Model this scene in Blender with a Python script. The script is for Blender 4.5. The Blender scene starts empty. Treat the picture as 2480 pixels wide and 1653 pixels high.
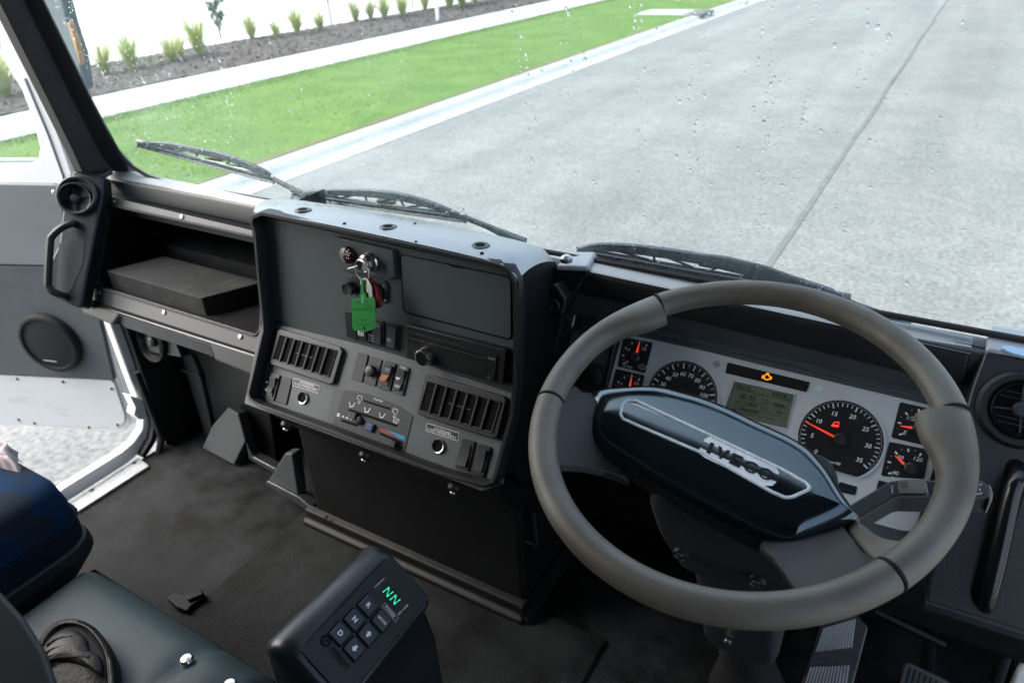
import bpy, bmesh, math, random
from mathutils import Vector, Matrix
from mathutils.noise import noise as pnoise
random.seed(7)
C = bpy.context.scene.collection
rad = math.radians
V3 = Vector
# ---------------------------------------------------------------- camera model
EYE = V3((0, 0, 2.4))                     # eye height over the road
CX, CY = 1240.0, 826.5
FV = 1742.86                              # focal length for a 2480 wide frame
ax = V3((3240, 826.5, -FV)).normalized()  # cab right, seen in camera axes
ay = V3((1206, -1052.5, FV)).normalized() # cab forward
ay = (ay - ax * ay.dot(ax)).normalized()
az = ax.cross(ay)
RC = Matrix((ax, ay, az))                 # camera axes (x right, y down, z ahead) -> cab axes
def ray(x, y): return RC @ V3((x - CX, y - CY, FV))
class Pl:
    """A flat work plane with origin o, axes u, v and normal n."""
    def __init__(s, o, n, u):
        s.o = V3(o); s.n = V3(n).normalized(); u = V3(u)
        s.u = (u - s.n * u.dot(s.n)).normalized(); s.v = s.n.cross(s.u)
    def at(s, x, y):
        d = ray(x, y); return EYE + d * ((s.o - EYE).dot(s.n) / d.dot(s.n))
    def uv(s, x, y):
        p = s.at(x, y) - s.o; return (p.dot(s.u), p.dot(s.v))
    def w(s, u, v, h=0.0): return s.o + s.u * u + s.v * v + s.n * h
    def off(s, h): return Pl(s.o + s.n * h, s.n, s.u)
def onY(x, y, Y): d = ray(x, y); return EYE + d * (Y / d.y)
def onZ(x, y, Z): d = ray(x, y); return EYE + d * ((Z) / d.z)
def onX(x, y, X): d = ray(x, y); return EYE + d * (X / d.x)
def tilt(q, deg):
    t = rad(deg); return Pl(q, (0, -math.cos(t), math.sin(t)), (1, 0, 0))
def hor(z): return Pl((0, 0, EYE.z + z), (0, 0, 1), (1, 0, 0))
def xpl(x): return Pl((x, 0, EYE.z), (1, 0, 0), (0, 1, 0))
# ---------------------------------------------------------------- objects
ROOT = {}
def put(o, label=None, cat=None, group=None, kind=None):
    if label: o['label'] = label
    if cat: o['category'] = cat
    if group: o['group'] = group
    if kind: o['kind'] = kind
    return o
def thing(name, label, cat, loc, group=None):
    o = bpy.data.objects.new(name, None); C.objects.link(o); o.location = loc; o.empty_display_size = .05
    ROOT[o.name] = V3(loc)
    return put(o, label, cat, group)
def origin_of(o):
    return ROOT[o.name] if o else V3((0, 0, 0))
class MB:
    def __init__(s): s.v = []; s.f = []
    def add(s, vs, fs):
        n = len(s.v); s.v += [V3(p) for p in vs]; s.f += [[i + n for i in f] for f in fs]; return s
    def prism(s, pl, loop, h0, h1):
        n = len(loop); a = [pl.w(u, v, h0) for u, v in loop]; b = [pl.w(u, v, h1) for u, v in loop]
        return s.add(a + b, [list(range(n))[::-1], list(range(n, 2 * n))] + [[i, (i + 1) % n, n + (i + 1) % n, n + i] for i in range(n)])
    def flat(s, pl, loop, h):
        return s.add([pl.w(u, v, h) for u, v in loop], [list(range(len(loop)))])
    def loft(s, loops, cap0=True, cap1=True, close=True):
        n = len(loops[0]); vs = [p for l in loops for p in l]; fs = []
        for k in range(len(loops) - 1):
            for i in range(n if close else n - 1):
                j = (i + 1) % n; fs.append([k * n + i, k * n + j, (k + 1) * n + j, (k + 1) * n + i])
        if cap0: fs.append(list(range(n))[::-1])
        if cap1: fs.append([(len(loops) - 1) * n + i for i in range(n)])
        return s.add(vs, fs)
    def lathe(s, pl, c, prof, seg=28, cap=True):
        loops = [[pl.w(c[0] + r * math.cos(2 * math.pi * i / seg), c[1] + r * math.sin(2 * math.pi * i / seg), h) for i in range(seg)] for r, h in prof]
        return s.loft(loops, cap, cap)
    def tube(s, pts, r, seg=8, closed=False, flat=1.0):
        pts = [V3(p) for p in pts]; n = len(pts); rs = r if isinstance(r, (list, tuple)) else [r] * n
        ref = None; loops = []
        for i in range(n):
            a = pts[(i - 1) % n] if (closed or i > 0) else pts[i]; b = pts[(i + 1) % n] if (closed or i < n - 1) else pts[i]
            t = (b - a).normalized()
            if ref is None:
                ref = t.orthogonal().normalized()
            ref = (ref - t * ref.dot(t)).normalized(); bi = t.cross(ref)
            loops.append([pts[i] + (ref * math.cos(2 * math.pi * k / seg) + bi * math.sin(2 * math.pi * k / seg) * flat) * rs[i] for k in range(seg)])
        if closed: loops.append(loops[0])
        return s.loft(loops, not closed, not closed)
    def box(s, lo, hi):
        x0, y0, z0 = lo; x1, y1, z1 = hi
        return s.loft([[V3((x0, y0, z)), V3((x1, y0, z)), V3((x1, y1, z)), V3((x0, y1, z))] for z in (z0, z1)])
def obj(name, mb, m, parent=None, bevel=0.0, smooth=True, seg=2, label=None, cat=None, group=None, kind=None, angle=35, weld=True, subd=0):
    bm = bmesh.new()
    vs = [bm.verts.new(p) for p in mb.v]
    for f in mb.f:
        try: bm.faces.new([vs[i] for i in f])
        except ValueError: pass
    if weld: bmesh.ops.remove_doubles(bm, verts=bm.verts, dist=1e-6)
    bmesh.ops.recalc_face_normals(bm, faces=bm.faces)
    if parent is None:
        xs = [p.x for p in mb.v]; ys = [p.y for p in mb.v]; zs = [p.z for p in mb.v]
        loc = V3(((min(xs) + max(xs)) / 2, (min(ys) + max(ys)) / 2, min(zs)))
    else: loc = origin_of(parent)
    bmesh.ops.translate(bm, verts=bm.verts, vec=-loc)
    me = bpy.data.meshes.new(name); bm.to_mesh(me); bm.free()
    o = bpy.data.objects.new(name, me); C.objects.link(o); me.materials.append(m)
    ROOT[o.name] = loc
    if smooth:
        me.polygons.foreach_set('use_smooth', [True] * len(me.polygons)); me.set_sharp_from_angle(angle=rad(angle))
    if parent is None: o.location = loc
    else: o.parent = parent
    if bevel:
        b = o.modifiers.new('bevel', 'BEVEL'); b.width = bevel; b.segments = seg; b.limit_method = 'ANGLE'; b.angle_limit = rad(30); b.harden_normals = smooth
    if subd:
        b = o.modifiers.new('subd', 'SUBSURF'); b.levels = b.render_levels = subd
    return put(o, label, cat, group, kind)
# ---------------------------------------------------------------- 2-D helpers
def area(l): return sum(l[i][0] * l[(i + 1) % len(l)][1] - l[(i + 1) % len(l)][0] * l[i][1] for i in range(len(l))) / 2
def ccw(l): return l if area(l) > 0 else l[::-1]
def rnd(l, r, seg=4):
    l = ccw([V3((p[0], p[1], 0)) for p in l]); out = []
    if r <= 0: return [(p.x, p.y) for p in l]
    n = len(l)
    for i in range(n):
        p = l[i]; a = l[i - 1] - p; b = l[(i + 1) % n] - p; la, lb = a.length, b.length
        a.normalize(); b.normalize(); ang = math.acos(max(-1, min(1, a.dot(b))))
        if ang > 3.1: out.append((p.x, p.y)); continue
        d = min(r / math.tan(ang / 2), la * .48, lb * .48); k = d * math.tan(ang / 2)
        c = p + (a + b).normalized() * (k / math.sin(ang / 2)); s = p + a * d - c; e = p + b * d - c
        a0 = math.atan2(s.y, s.x); a1 = math.atan2(e.y, e.x)
        while a1 < a0: a1 += 2 * math.pi
        if a1 - a0 > math.pi: a1 -= 2 * math.pi
        for q in range(seg + 1):
            t = a0 + (a1 - a0) * q / seg; out.append((c.x + k * math.cos(t), c.y + k * math.sin(t)))
    return out
def inset(l, d):
    l = ccw(l); n = len(l); out = []
    for i in range(n):
        p = V3((*l[i], 0)); a = (p - V3((*l[i - 1], 0))).normalized(); b = (V3((*l[(i + 1) % n], 0)) - p).normalized()
        na = V3((-a.y, a.x, 0)); nb = V3((-b.y, b.x, 0)); m = (na + nb); m = m / max(.35, m.length_squared) * 2 if m.length else na
        q = p + m * d; out.append((q.x, q.y))
    return out
def cat2(pts, k=6, closed=False):
    """smooth curve through 3-D points"""
    pts = [V3(p) for p in pts]; n = len(pts); out = []
    rng = range(n if closed else n - 1)
    for i in rng:
        p1, p2 = pts[i], pts[(i + 1) % n]
        p0 = pts[i - 1] if (i > 0 or closed) else p1 * 2 - p2
        p3 = pts[(i + 2) % n] if (i + 2 < n or closed) else p2 * 2 - p1
        for q in range(k):
            t = q / k
            out.append(.5 * ((2 * p1) + (p2 - p0) * t + (2 * p0 - 5 * p1 + 4 * p2 - p3) * t * t + (3 * p1 - p0 - 3 * p2 + p3) * t ** 3))
    if not closed: out.append(pts[-1])
    return out
def px(pl, pts): return [pl.uv(*p) for p in pts]
def plate(name, pl, pts, h0, h1, m, parent, r=0.0, bevel=0.0, **k):
    """a slab whose top face (at h1) has its corners where pts say"""
    t = pl.off(h1); l = rnd(px(t, pts), r)
    return obj(name, MB().prism(t, l, h0 - h1, 0), m, parent, bevel, **k)
def ringmb(pl, outer, inner, h0, h1, mb=None):
    mb = mb or MB(); outer, inner = ccw(outer), ccw(inner)
    return mb.loft([[pl.w(u, v, h0) for u, v in outer], [pl.w(u, v, h1) for u, v in outer], [pl.w(u, v, h1) for u, v in inner], [pl.w(u, v, h0) for u, v in inner], [pl.w(u, v, h0) for u, v in outer]], False, False)
# ---------------------------------------------------------------- lettering
_TXT = {}
def glyphs(s, bold=0.0, shear=0.0):
    k = (s, bold, shear)
    if k in _TXT: return _TXT[k]
    cu = bpy.data.curves.new('t', 'FONT'); cu.body = s; cu.offset = bold; cu.shear = shear; cu.resolution_u = 3; cu.size = 1
    o = bpy.data.objects.new('t', cu); C.objects.link(o); bpy.context.view_layer.update()
    e = o.evaluated_get(bpy.context.evaluated_depsgraph_get()); me = e.to_mesh()
    vs = [(v.co.x, v.co.y) for v in me.vertices]; fs = [list(p.vertices) for p in me.polygons]
    e.to_mesh_clear(); bpy.data.objects.remove(o); bpy.data.curves.remove(cu)
    x0 = min(v[0] for v in vs); x1 = max(v[0] for v in vs); y0 = min(v[1] for v in vs); y1 = max(v[1] for v in vs)
    _TXT[k] = ([((x - x0) / (x1 - x0), (y - y0) / (y1 - y0)) for x, y in vs], fs, (x1 - x0) / (y1 - y0))
    return _TXT[k]
def text(mb, pl, s, bl, br, tl, h, bold=0.0, shear=0.0, uvs=False):
    t = pl.off(h); a, b, c = [V3((*(p if uvs else t.uv(*p)), 0)) for p in (bl, br, tl)]
    vs, fs, _ = glyphs(s, bold, shear)
    return mb.add([t.w(*((a + (b - a) * x + (c - a) * y).xy)) for x, y in vs], fs)
def text_c(mb, pl, s, c, hgt, h, bold=0.0, shear=0.0, rot=0.0):
    """text of height hgt (m) centred at uv c"""
    w = glyphs(s, bold, shear)[2] * hgt; cr, sr = math.cos(rot), math.sin(rot)
    q = lambda x, y: (c[0] + x * cr - y * sr, c[1] + x * sr + y * cr)
    return text(mb, pl.off(h), s, q(-w / 2, -hgt / 2), q(w / 2, -hgt / 2), q(-w / 2, hgt / 2), 0, bold, shear, True)
def quad(mb, pl, pts, h): t = pl.off(h); return mb.flat(t, px(t, pts), 0)
def bar(mb, pl, a, b, wd, h):
    """a painted line from uv a to uv b"""
    a, b = V3((*a, 0)), V3((*b, 0)); d = (b - a).normalized(); s = V3((-d.y, d.x, 0)) * wd / 2
    return mb.flat(pl, [(q.x, q.y) for q in (a - s, b - s, b + s, a + s)], h)
# ---------------------------------------------------------------- materials
def mat(name, col, rough=.5, spec=.5, metal=0.0, var=0.0, vs=6.0, col2=None, bump=0.0, bs=250.0, coat=0.0, emit=None, es=0.0, rv=0.0, lo=.35, hi=.65, ior=1.5, det=6, scl=(1, 1, 1), coord='Object', nr=.62):
    m = bpy.data.materials.new(name); m.use_nodes = True; nt = m.node_tree; N = nt.nodes; L = nt.links
    b = N['Principled BSDF']; b.inputs['Base Color'].default_value = (*col, 1); b.inputs['Roughness'].default_value = rough
    b.inputs['Metallic'].default_value = metal; b.inputs['Specular IOR Level'].default_value = spec; b.inputs['IOR'].default_value = ior
    b.inputs['Coat Weight'].default_value = coat; b.inputs['Coat Roughness'].default_value = .06
    if emit: b.inputs['Emission Color'].default_value = (*emit, 1); b.inputs['Emission Strength'].default_value = es
    tc = N.new('ShaderNodeTexCoord'); mp = N.new('ShaderNodeMapping'); mp.inputs['Scale'].default_value = scl; L.new(tc.outputs[coord], mp.inputs['Vector'])
    if var or rv or col2:
        nz = N.new('ShaderNodeTexNoise'); nz.inputs['Scale'].default_value = vs; nz.inputs['Detail'].default_value = det; nz.inputs['Roughness'].default_value = nr
        L.new(mp.outputs[0], nz.inputs['Vector'])
        mr = N.new('ShaderNodeMapRange'); mr.inputs['From Min'].default_value = lo; mr.inputs['From Max'].default_value = hi; L.new(nz.outputs['Fac'], mr.inputs['Value'])
        mx = N.new('ShaderNodeMix'); mx.data_type = 'RGBA'; L.new(mr.outputs[0], mx.inputs['Factor'])
        c2 = col2 or tuple(c * (1 + var) for c in col); c1 = col if col2 else tuple(c * (1 - var) for c in col)
        mx.inputs['A'].default_value = (*c1, 1); mx.inputs['B'].default_value = (*c2, 1); L.new(mx.outputs['Result'], b.inputs['Base Color'])
        if rv:
            m2 = N.new('ShaderNodeMapRange'); m2.inputs['From Min'].default_value = lo; m2.inputs['From Max'].default_value = hi
            m2.inputs['To Min'].default_value = max(.02, rough - rv); m2.inputs['To Max'].default_value = min(1, rough + rv); L.new(nz.outputs['Fac'], m2.inputs['Value']); L.new(m2.outputs[0], b.inputs['Roughness'])
    if bump:
        n2 = N.new('ShaderNodeTexNoise'); n2.inputs['Scale'].default_value = bs; n2.inputs['Detail'].default_value = 3; L.new(mp.outputs[0], n2.inputs['Vector'])
        bp = N.new('ShaderNodeBump'); bp.inputs['Strength'].default_value = bump; bp.inputs['Distance'].default_value = .002; L.new(n2.outputs['Fac'], bp.inputs['Height']); L.new(bp.outputs[0], b.inputs['Normal'])
    return m
M = {}
M['black'] = mat('black_plastic', (.0075, .0088, .010), .46, .38, var=.25, vs=9, bump=.12, bs=900, rv=.06)
M['dash'] = mat('charcoal_dash_plastic', (.018, .0215, .025), .41, .48, col2=(.030, .034, .037), vs=5, lo=.50, hi=.74, bump=.2, bs=700, rv=.10, nr=.72)
M['dashtop'] = mat('dash_top_sheen', (.31, .345, .36), .33, .6, var=.12, vs=11, bump=.1, bs=700, rv=.07, ior=1.9)  # sky sheen of the black plastic put into a pale base colour
M['panel'] = mat('grey_panel', (.050, .064, .069), .55, .4, var=.10, vs=6, nr=.75, rv=.06, bump=.1, bs=1500)
M['panel2'] = mat('grey_panel_lit', (.066, .083, .089), .5, .4, var=.10, vs=6, nr=.75, rv=.06, bump=.1, bs=1500)  # same grey, paler: light on the upward-tipped face put into the colour
M['dark'] = mat('dark_switch_plastic', (.012, .014, .016), .4, .5, var=.2, vs=40)
M['blank'] = mat('blank_switch_plastic', (.028, .034, .038), .55, .4, var=.1, vs=60, bump=.1, bs=1500)
M['deep'] = mat('darkened_black_plastic', (.0032, .0038, .0042), .55, .22, var=.3, vs=9, bump=.12, bs=900)  # black plastic darkened, shade of low panels in the colour; also lettering, strap
M['gloss'] = mat('glossy_black_handle', (.006, .007, .008), .22, .5, var=.2, vs=20)
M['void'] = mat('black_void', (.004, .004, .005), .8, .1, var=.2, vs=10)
M['white'] = mat('white_print', (.62, .64, .64), .5, .3, var=.05, vs=60)
M['grey'] = mat('grey_print', (.30, .33, .34), .5, .3, var=.05, vs=60)
M['faint'] = mat('faint_print', (.09, .10, .10), .5, .3, var=.05, vs=60)
M['chrome'] = mat('worn_chrome', (.62, .60, .57), .24, .5, 1.0, var=.12, vs=60, rv=.08)
M['steel'] = mat('screw_steel', (.42, .42, .41), .35, .5, 1.0, var=.2, vs=200)
M['silver'] = mat('silver_cluster_paint', (.46, .495, .51), .42, .5, .1, var=.04, vs=30, bump=.05, bs=2500)
M['dial'] = mat('dial_face', (.012, .0125, .013), .35, .4, var=.2, vs=40)
M['lcd'] = mat('lcd_glass', (.105, .120, .088), .3, .4, var=.08, vs=30)
M['lcdink'] = mat('lcd_ink', (.012, .016, .012), .5, .2, var=.05, vs=50)
M['needle'] = mat('red_needle', (.55, .035, .02), .45, .4, emit=(1, .08, .03), es=.16, var=.05, vs=50)
M['redband'] = mat('red_band', (.30, .03, .03), .5, .3, var=.1, vs=50)
M['amberlamp'] = mat('lit_amber_symbol', (.8, .35, .02), .5, .3, emit=(1, .27, .0), es=.42)
M['redlamp'] = mat('lit_red_symbol', (.7, .05, .04), .5, .3, emit=(1, .03, .03), es=.45)
M['greenled'] = mat('lit_green_segments', (.05, .5, .3), .5, .3, emit=(.03, .85, .42), es=.34)
M['amber'] = mat('amber_switch_lens', (.30, .085, .004), .35, .5, var=.15, vs=90)
M['blue'] = mat('blue_button', (.012, .05, .18), .4, .5, var=.1, vs=60)
M['cyan'] = mat('cyan_print', (.02, .22, .36), .5, .3, var=.05, vs=60)
M['red'] = mat('red_plastic', (.17, .008, .010), .38, .5, var=.12, vs=50)
M['hazard'] = mat('dark_red_lens', (.035, .004, .005), .22, .5, var=.3, vs=60, coat=.5)
M['tag'] = mat('green_tag_plastic', (.001, .150, .020), .5, .2, var=.08, vs=60)
M['tagink'] = mat('tag_ink', (.003, .05, .015), .6, .2, var=.2, vs=90)
M['leather'] = mat('grey_brown_wheel_leather', (.128, .120, .096), .44, .5, col2=(.074, .060, .042), vs=8, lo=.44, hi=.72, bump=.30, bs=900, rv=.07)
M['leather2'] = mat('blue_black_spoke_leather', (.022, .027, .032), .55, .4, col2=(.031, .026, .022), vs=14, bump=.35, bs=600, rv=.06)
M['seam'] = mat('dark_seam', (.015, .014, .013), .7, .2, var=.2, vs=60)
M['hub'] = mat('glossy_blue_black_pad', (.003, .0062, .0085), .14, .65, var=.1, vs=30, rv=.03, ior=1.75)
M['hub'].node_tree.nodes['Principled BSDF'].inputs['Specular Tint'].default_value = (.74, .92, 1, 1)
M['hubdark'] = mat('dark_badge_lacquer', (.006, .015, .021), .25, .3, var=.1, vs=40)
M['worn'] = mat('worn_silver_lettering_ground', (.78, .82, .83), .4, .5, .0, col2=(.50, .55, .57), vs=120, lo=.45, hi=.8, rv=.1)
M['column'] = mat('column_grey_plastic', (.018, .021, .024), .5, .4, var=.12, vs=20, bump=.1, bs=1200)
M['stalk'] = mat('stalk_plastic', (.017, .020, .0225), .48, .4, var=.1, vs=30, bump=.12, bs=1500)
M['rocker'] = mat('warm_grey_rocker', (.150, .147, .138), .5, .4, var=.08, vs=60)
M['rubber'] = mat('black_rubber', (.012, .013, .014), .6, .4, var=.3, vs=14, bump=.2, bs=400)
M['wiper'] = mat('wet_wiper_sheen', (.034, .046, .052), .3, .6, var=.45, vs=60, rv=.12, bump=.3, bs=300)  # wet black wiper, its sky reflection put into a lighter teal base
M['spring'] = mat('rusty_bronze', (.10, .075, .03), .5, .4, .5, var=.5, vs=90)
M['whitepaint'] = mat('white_vehicle_paint', (.80, .82, .83), .32, .5, var=.03, vs=8, coat=.3)
M['jamb'] = mat('pale_grey_jamb', (.36, .40, .42), .45, .4, var=.12, vs=16)
M['doortrim'] = mat('grey_door_trim', (.130, .152, .162), .55, .4, var=.05, vs=9, bump=.2, bs=500)
M['doortrim2'] = mat('darker_grey_door_carpet', (.060, .073, .080), .75, .3, var=.08, vs=14, bump=.3, bs=700)
M['kick'] = mat('scuffed_pale_kick_panel', (.46, .49, .50), .5, .4, col2=(.33, .35, .36), vs=9, lo=.55, hi=.8, scl=(1, 1, 2.4))
M['speaker'] = mat('speaker_grille', (.007, .0085, .0095), .65, .2, var=.25, vs=300, bump=.3, bs=900)
M['alu'] = mat('aluminium_tread', (.36, .38, .39), .4, .5, .5, var=.1, vs=30, rv=.08)
M['floor'] = mat('scuffed_floor_mat', (.0028, .0034, .0037), .62, .12, col2=(.019, .022, .0235), vs=4.5, lo=.42, hi=.66, bump=.45, bs=420, rv=.1, nr=.74)
M['mat2'] = mat('grained_engine_mat', (.0030, .0036, .0039), .62, .12, col2=(.016, .019, .020), vs=5.0, lo=.42, hi=.66, bump=.9, bs=330, rv=.08, nr=.72)
M['vinyl'] = mat('teal_grey_vinyl', (.026, .043, .050), .45, .3, var=.10, vs=9, bump=.2, bs=800, rv=.05)
M['seatblue'] = mat('blue_seat_fabric', (.002, .021, .060), .9, .15, col2=(.010, .019, .032), vs=11, lo=.52, hi=.57, bump=.6, bs=1400, det=2)
M['seatdark'] = mat('navy_seat_side_fabric', (.003, .011, .026), .9, .2, var=.2, vs=20, bump=.6, bs=1400)
M['seatbase'] = mat('black_seat_base', (.014, .018, .020), .5, .4, var=.2, vs=10)
M['armrest'] = mat('olive_black_vinyl', (.008, .0085, .007), .55, .4, var=.2, vs=8)
M['pouch'] = mat('black_creased_leather', (.0045, .0052, .0052), .5, .25, col2=(.0095, .009, .0075), vs=24, bump=.5, bs=160, rv=.08)
M['cloth'] = mat('pink_white_cloth', (.34, .30, .31), .9, .2, col2=(.36, .14, .14), vs=14, lo=.55, hi=.7)
M['block'] = mat('scuffed_black_foam_block', (.013, .016, .017), .8, .25, col2=(.036, .036, .031), vs=14, lo=.5, hi=.75, bump=.4, bs=200)
M['bracket'] = mat('grey_footwell_plastic', (.040, .046, .050), .5, .35, var=.12, vs=14)
M['tread'] = mat('dirty_pedal_metal', (.05, .055, .057), .45, .5, .3, col2=(.028, .03, .03), vs=40, rv=.12)
M['pedal'] = mat('grey_pedal_rubber', (.060, .068, .070), .7, .3, var=.2, vs=30)
M['head'] = mat('headliner', (.07, .075, .075), .9, .2, var=.05, vs=10)
M['mirror'] = mat('grey_mirror_back', (.10, .125, .135), .45, .4, var=.08, vs=8)
M['orange'] = mat('amber_reflector', (.42, .23, .09), .45, .5, var=.1, vs=20)
# windscreen: thin sheet, partly mirror like at a slant
def glass():
    m = bpy.data.materials.new('windscreen_glass'); m.use_nodes = True; nt = m.node_tree; N = nt.nodes; L = nt.links; N.remove(N['Principled BSDF'])
    t = N.new('ShaderNodeBsdfTransparent'); t.inputs[0].default_value = (.945, .985, .980, 1); g = N.new('ShaderNodeBsdfGlossy'); g.inputs['Roughness'].default_value = .02
    lw = N.new('ShaderNodeLayerWeight'); pw = N.new('ShaderNodeMath'); pw.operation = 'POWER'; pw.inputs[1].default_value = 5.0; L.new(lw.outputs['Facing'], pw.inputs[0])
    ma = N.new('ShaderNodeMath'); ma.operation = 'MULTIPLY_ADD'; ma.inputs[1].default_value = .55; ma.inputs[2].default_value = .018; L.new(pw.outputs[0], ma.inputs[0]); mx = N.new('ShaderNodeMixShader')
    L.new(ma.outputs[0], mx.inputs[0]); L.new(t.outputs[0], mx.inputs[1]); L.new(g.outputs[0], mx.inputs[2]); tr = N.new('ShaderNodeBsdfTranslucent'); tr.inputs[0].default_value = (.85, .95, .95, 1)
    tc = N.new('ShaderNodeTexCoord'); nz = N.new('ShaderNodeTexNoise'); nz.inputs['Scale'].default_value = 2.2; nz.inputs['Detail'].default_value = 6; L.new(tc.outputs['Object'], nz.inputs['Vector'])
    mr = N.new('ShaderNodeMapRange'); mr.inputs['From Min'].default_value = .35; mr.inputs['From Max'].default_value = .7; mr.inputs['To Min'].default_value = .012; mr.inputs['To Max'].default_value = .05; L.new(nz.outputs['Fac'], mr.inputs['Value'])
    m2 = N.new('ShaderNodeMixShader'); L.new(mr.outputs[0], m2.inputs[0]); L.new(mx.outputs[0], m2.inputs[1]); L.new(tr.outputs[0], m2.inputs[2]); L.new(m2.outputs[0], N['Material Output'].inputs[0]); return m
M['glass'] = glass()
def asphalt(name, c0, c1, warm):
    m = mat(name, c0, .72, .35); nt = m.node_tree; N = nt.nodes; L = nt.links; b = N['Principled BSDF']
    tc = N.new('ShaderNodeTexCoord')
    def nz(sc, det, ro, scl=(1, 1, 1)):
        mp = N.new('ShaderNodeMapping'); mp.inputs['Scale'].default_value = scl; L.new(tc.outputs['Object'], mp.inputs['Vector'])
        n = N.new('ShaderNodeTexNoise'); n.inputs['Scale'].default_value = sc; n.inputs['Detail'].default_value = det; n.inputs['Roughness'].default_value = ro; L.new(mp.outputs[0], n.inputs['Vector']); return n.outputs['Fac']
    def rng(v, a, b_, c, d): r = N.new('ShaderNodeMapRange'); r.inputs['From Min'].default_value = a; r.inputs['From Max'].default_value = b_; r.inputs['To Min'].default_value = c; r.inputs['To Max'].default_value = d; L.new(v, r.inputs['Value']); return r.outputs[0]
    def mul(a, b_): q = N.new('ShaderNodeMath'); q.operation = 'MULTIPLY'; L.new(a, q.inputs[0]); L.new(b_, q.inputs[1]); return q.outputs[0]
    grain = rng(nz(26, 5, .7), .36, .64, .62, 1.30)           # stones
    mid = rng(nz(5.5, 5, .6), .35, .65, .90, 1.10)            # uneven binder
    lane = rng(nz(1.6, 3, .5, (1, .06, 1)), .35, .65, .90, 1.10)   # wheel tracks along the lane
    big = rng(nz(.35, 4, .6), .35, .65, .92, 1.08)
    k = mul(mul(grain, mid), mul(lane, big))
    mx = N.new('ShaderNodeMix'); mx.data_type = 'RGBA'; L.new(rng(nz(1.1, 4, .6), .4, .6, 0, 1), mx.inputs['Factor']); mx.inputs['A'].default_value = (*c0, 1); mx.inputs['B'].default_value = (*c1, 1)
    vm = N.new('ShaderNodeVectorMath'); vm.operation = 'SCALE'; L.new(mx.outputs['Result'], vm.inputs[0]); L.new(k, vm.inputs['Scale']); L.new(vm.outputs[0], b.inputs['Base Color'])
    bp = N.new('ShaderNodeBump'); bp.inputs['Strength'].default_value = .5; bp.inputs['Distance'].default_value = .004; L.new(grain, bp.inputs['Height']); L.new(bp.outputs[0], b.inputs['Normal'])
    return m
def water():
    m = bpy.data.materials.new('rain_water'); m.use_nodes = True; nt = m.node_tree; N = nt.nodes; L = nt.links; N.remove(N['Principled BSDF'])
    g = N.new('ShaderNodeBsdfGlass'); g.inputs['IOR'].default_value = 1.33; g.inputs['Roughness'].default_value = 0
    L.new(g.outputs[0], N['Material Output'].inputs[0]); return m
M['water'] = water()
# ================================================================ OUTSIDE
GZ = -2.4
def g(x, y, z=GZ): p = onZ(x, y, z); return p.x, p.y
def sheet(name, loop, z, m, kind='structure', **k):
    return obj(name, MB().add([(x, y, EYE.z + z) for x, y in loop], [list(range(len(loop)))]), m, None, kind=kind, smooth=False, **k)
M['ground'] = mat('pale_concrete_ground', (.50, .52, .51), .8, .3, var=.05, vs=.4)
M['road'] = asphalt('worn_asphalt', (.138, .147, .144), (.156, .164, .160), 0)
M['road2'] = asphalt('coarse_asphalt_lane', (.132, .137, .133), (.152, .153, .145), 1)
M['joint'] = mat('dark_road_joint', (.10, .105, .103), .8, .3, var=.3, vs=5)
M['kerb'] = mat('pale_kerb_concrete', (.35, .37, .36), .75, .3, var=.10, vs=2.0, det=8)
M['path'] = mat('pale_footpath_concrete', (.38, .40, .39), .8, .3, var=.05, vs=1.2)
M['soil'] = mat('dry_grass_edge', (.085, .11, .03), .9, .2, col2=(.14, .095, .05), vs=1.6, lo=.40, hi=.60)
M['grass'] = mat('mown_grass', (.056, .120, .020), .85, .15, col2=(.096, .160, .034), vs=1.1, lo=.34, hi=.66, det=9, bump=.8, bs=30)
M['blade'] = mat('grass_blades', (.078, .150, .027), .8, .1, col2=(.115, .185, .042), vs=1.1, lo=.34, hi=.66)
M['mulch'] = mat('bark_mulch', (.050, .044, .040), .9, .2, col2=(.110, .096, .086), vs=9, lo=.35, hi=.68, det=9, bump=1.0, bs=25)
M['tuss'] = mat('yellow_green_tussock', (.36, .44, .13), .8, .2, col2=(.50, .50, .22), vs=2.0)
M['sap'] = mat('grey_green_leaf', (.07, .13, .10), .7, .3, var=.25, vs=9)
M['bark'] = mat('thin_bark', (.16, .13, .10), .8, .2, var=.2, vs=30)
sheet('ground', [(-90, -40), (40, -40), (40, 130), (-90, 130)], -2.62, M['ground'])
sheet('road', [(-7.2, -14), (-1.03, -14), (-1.03, 120), (-7.2, 120)], GZ, M['road'])
sheet('road_lane', [(-1.0, -14), (9, -14), (9, 120), (-1.0, 120)], GZ + .004, M['road2'])
jl = [(-1.02 + .03 * pnoise(V3((y * .4, 7, 0))) + .012 * pnoise(V3((y * 2.1, 2, 0))), y) for y in [-4 + .6 * k for k in range(110)]]
obj('road_joint', MB().loft([[V3((x - .026, y, EYE.z + GZ + .010)), V3((x + .026, y, EYE.z + GZ + .010))] for x, y in jl], False, False, False), M['joint'], None, kind='structure', smooth=False)
mb = MB(); prof = [(-6.53, -2.392), (-6.74, -2.38), (-6.80, -2.335), (-6.87, -2.288), (-7.02, -2.262), (-7.02, -2.45), (-6.53, -2.45)]
mb.loft([[V3((x, y, EYE.z + z)) for x, z in prof] for y in (-14, 120)])
obj('kerb', mb, M['kerb'], None, kind='structure', angle=60)
def lerp(a, b, t): return (a[0] + (b[0] - a[0]) * t, a[1] + (b[1] - a[1]) * t)
PZ = -2.25
fi = (g(500, 226, PZ), g(1300, 39, PZ)); fo = (g(500, 177, PZ), g(1300, 9, PZ))
bd = (g(500, 113, PZ), g(1011, 27, PZ))
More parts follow.
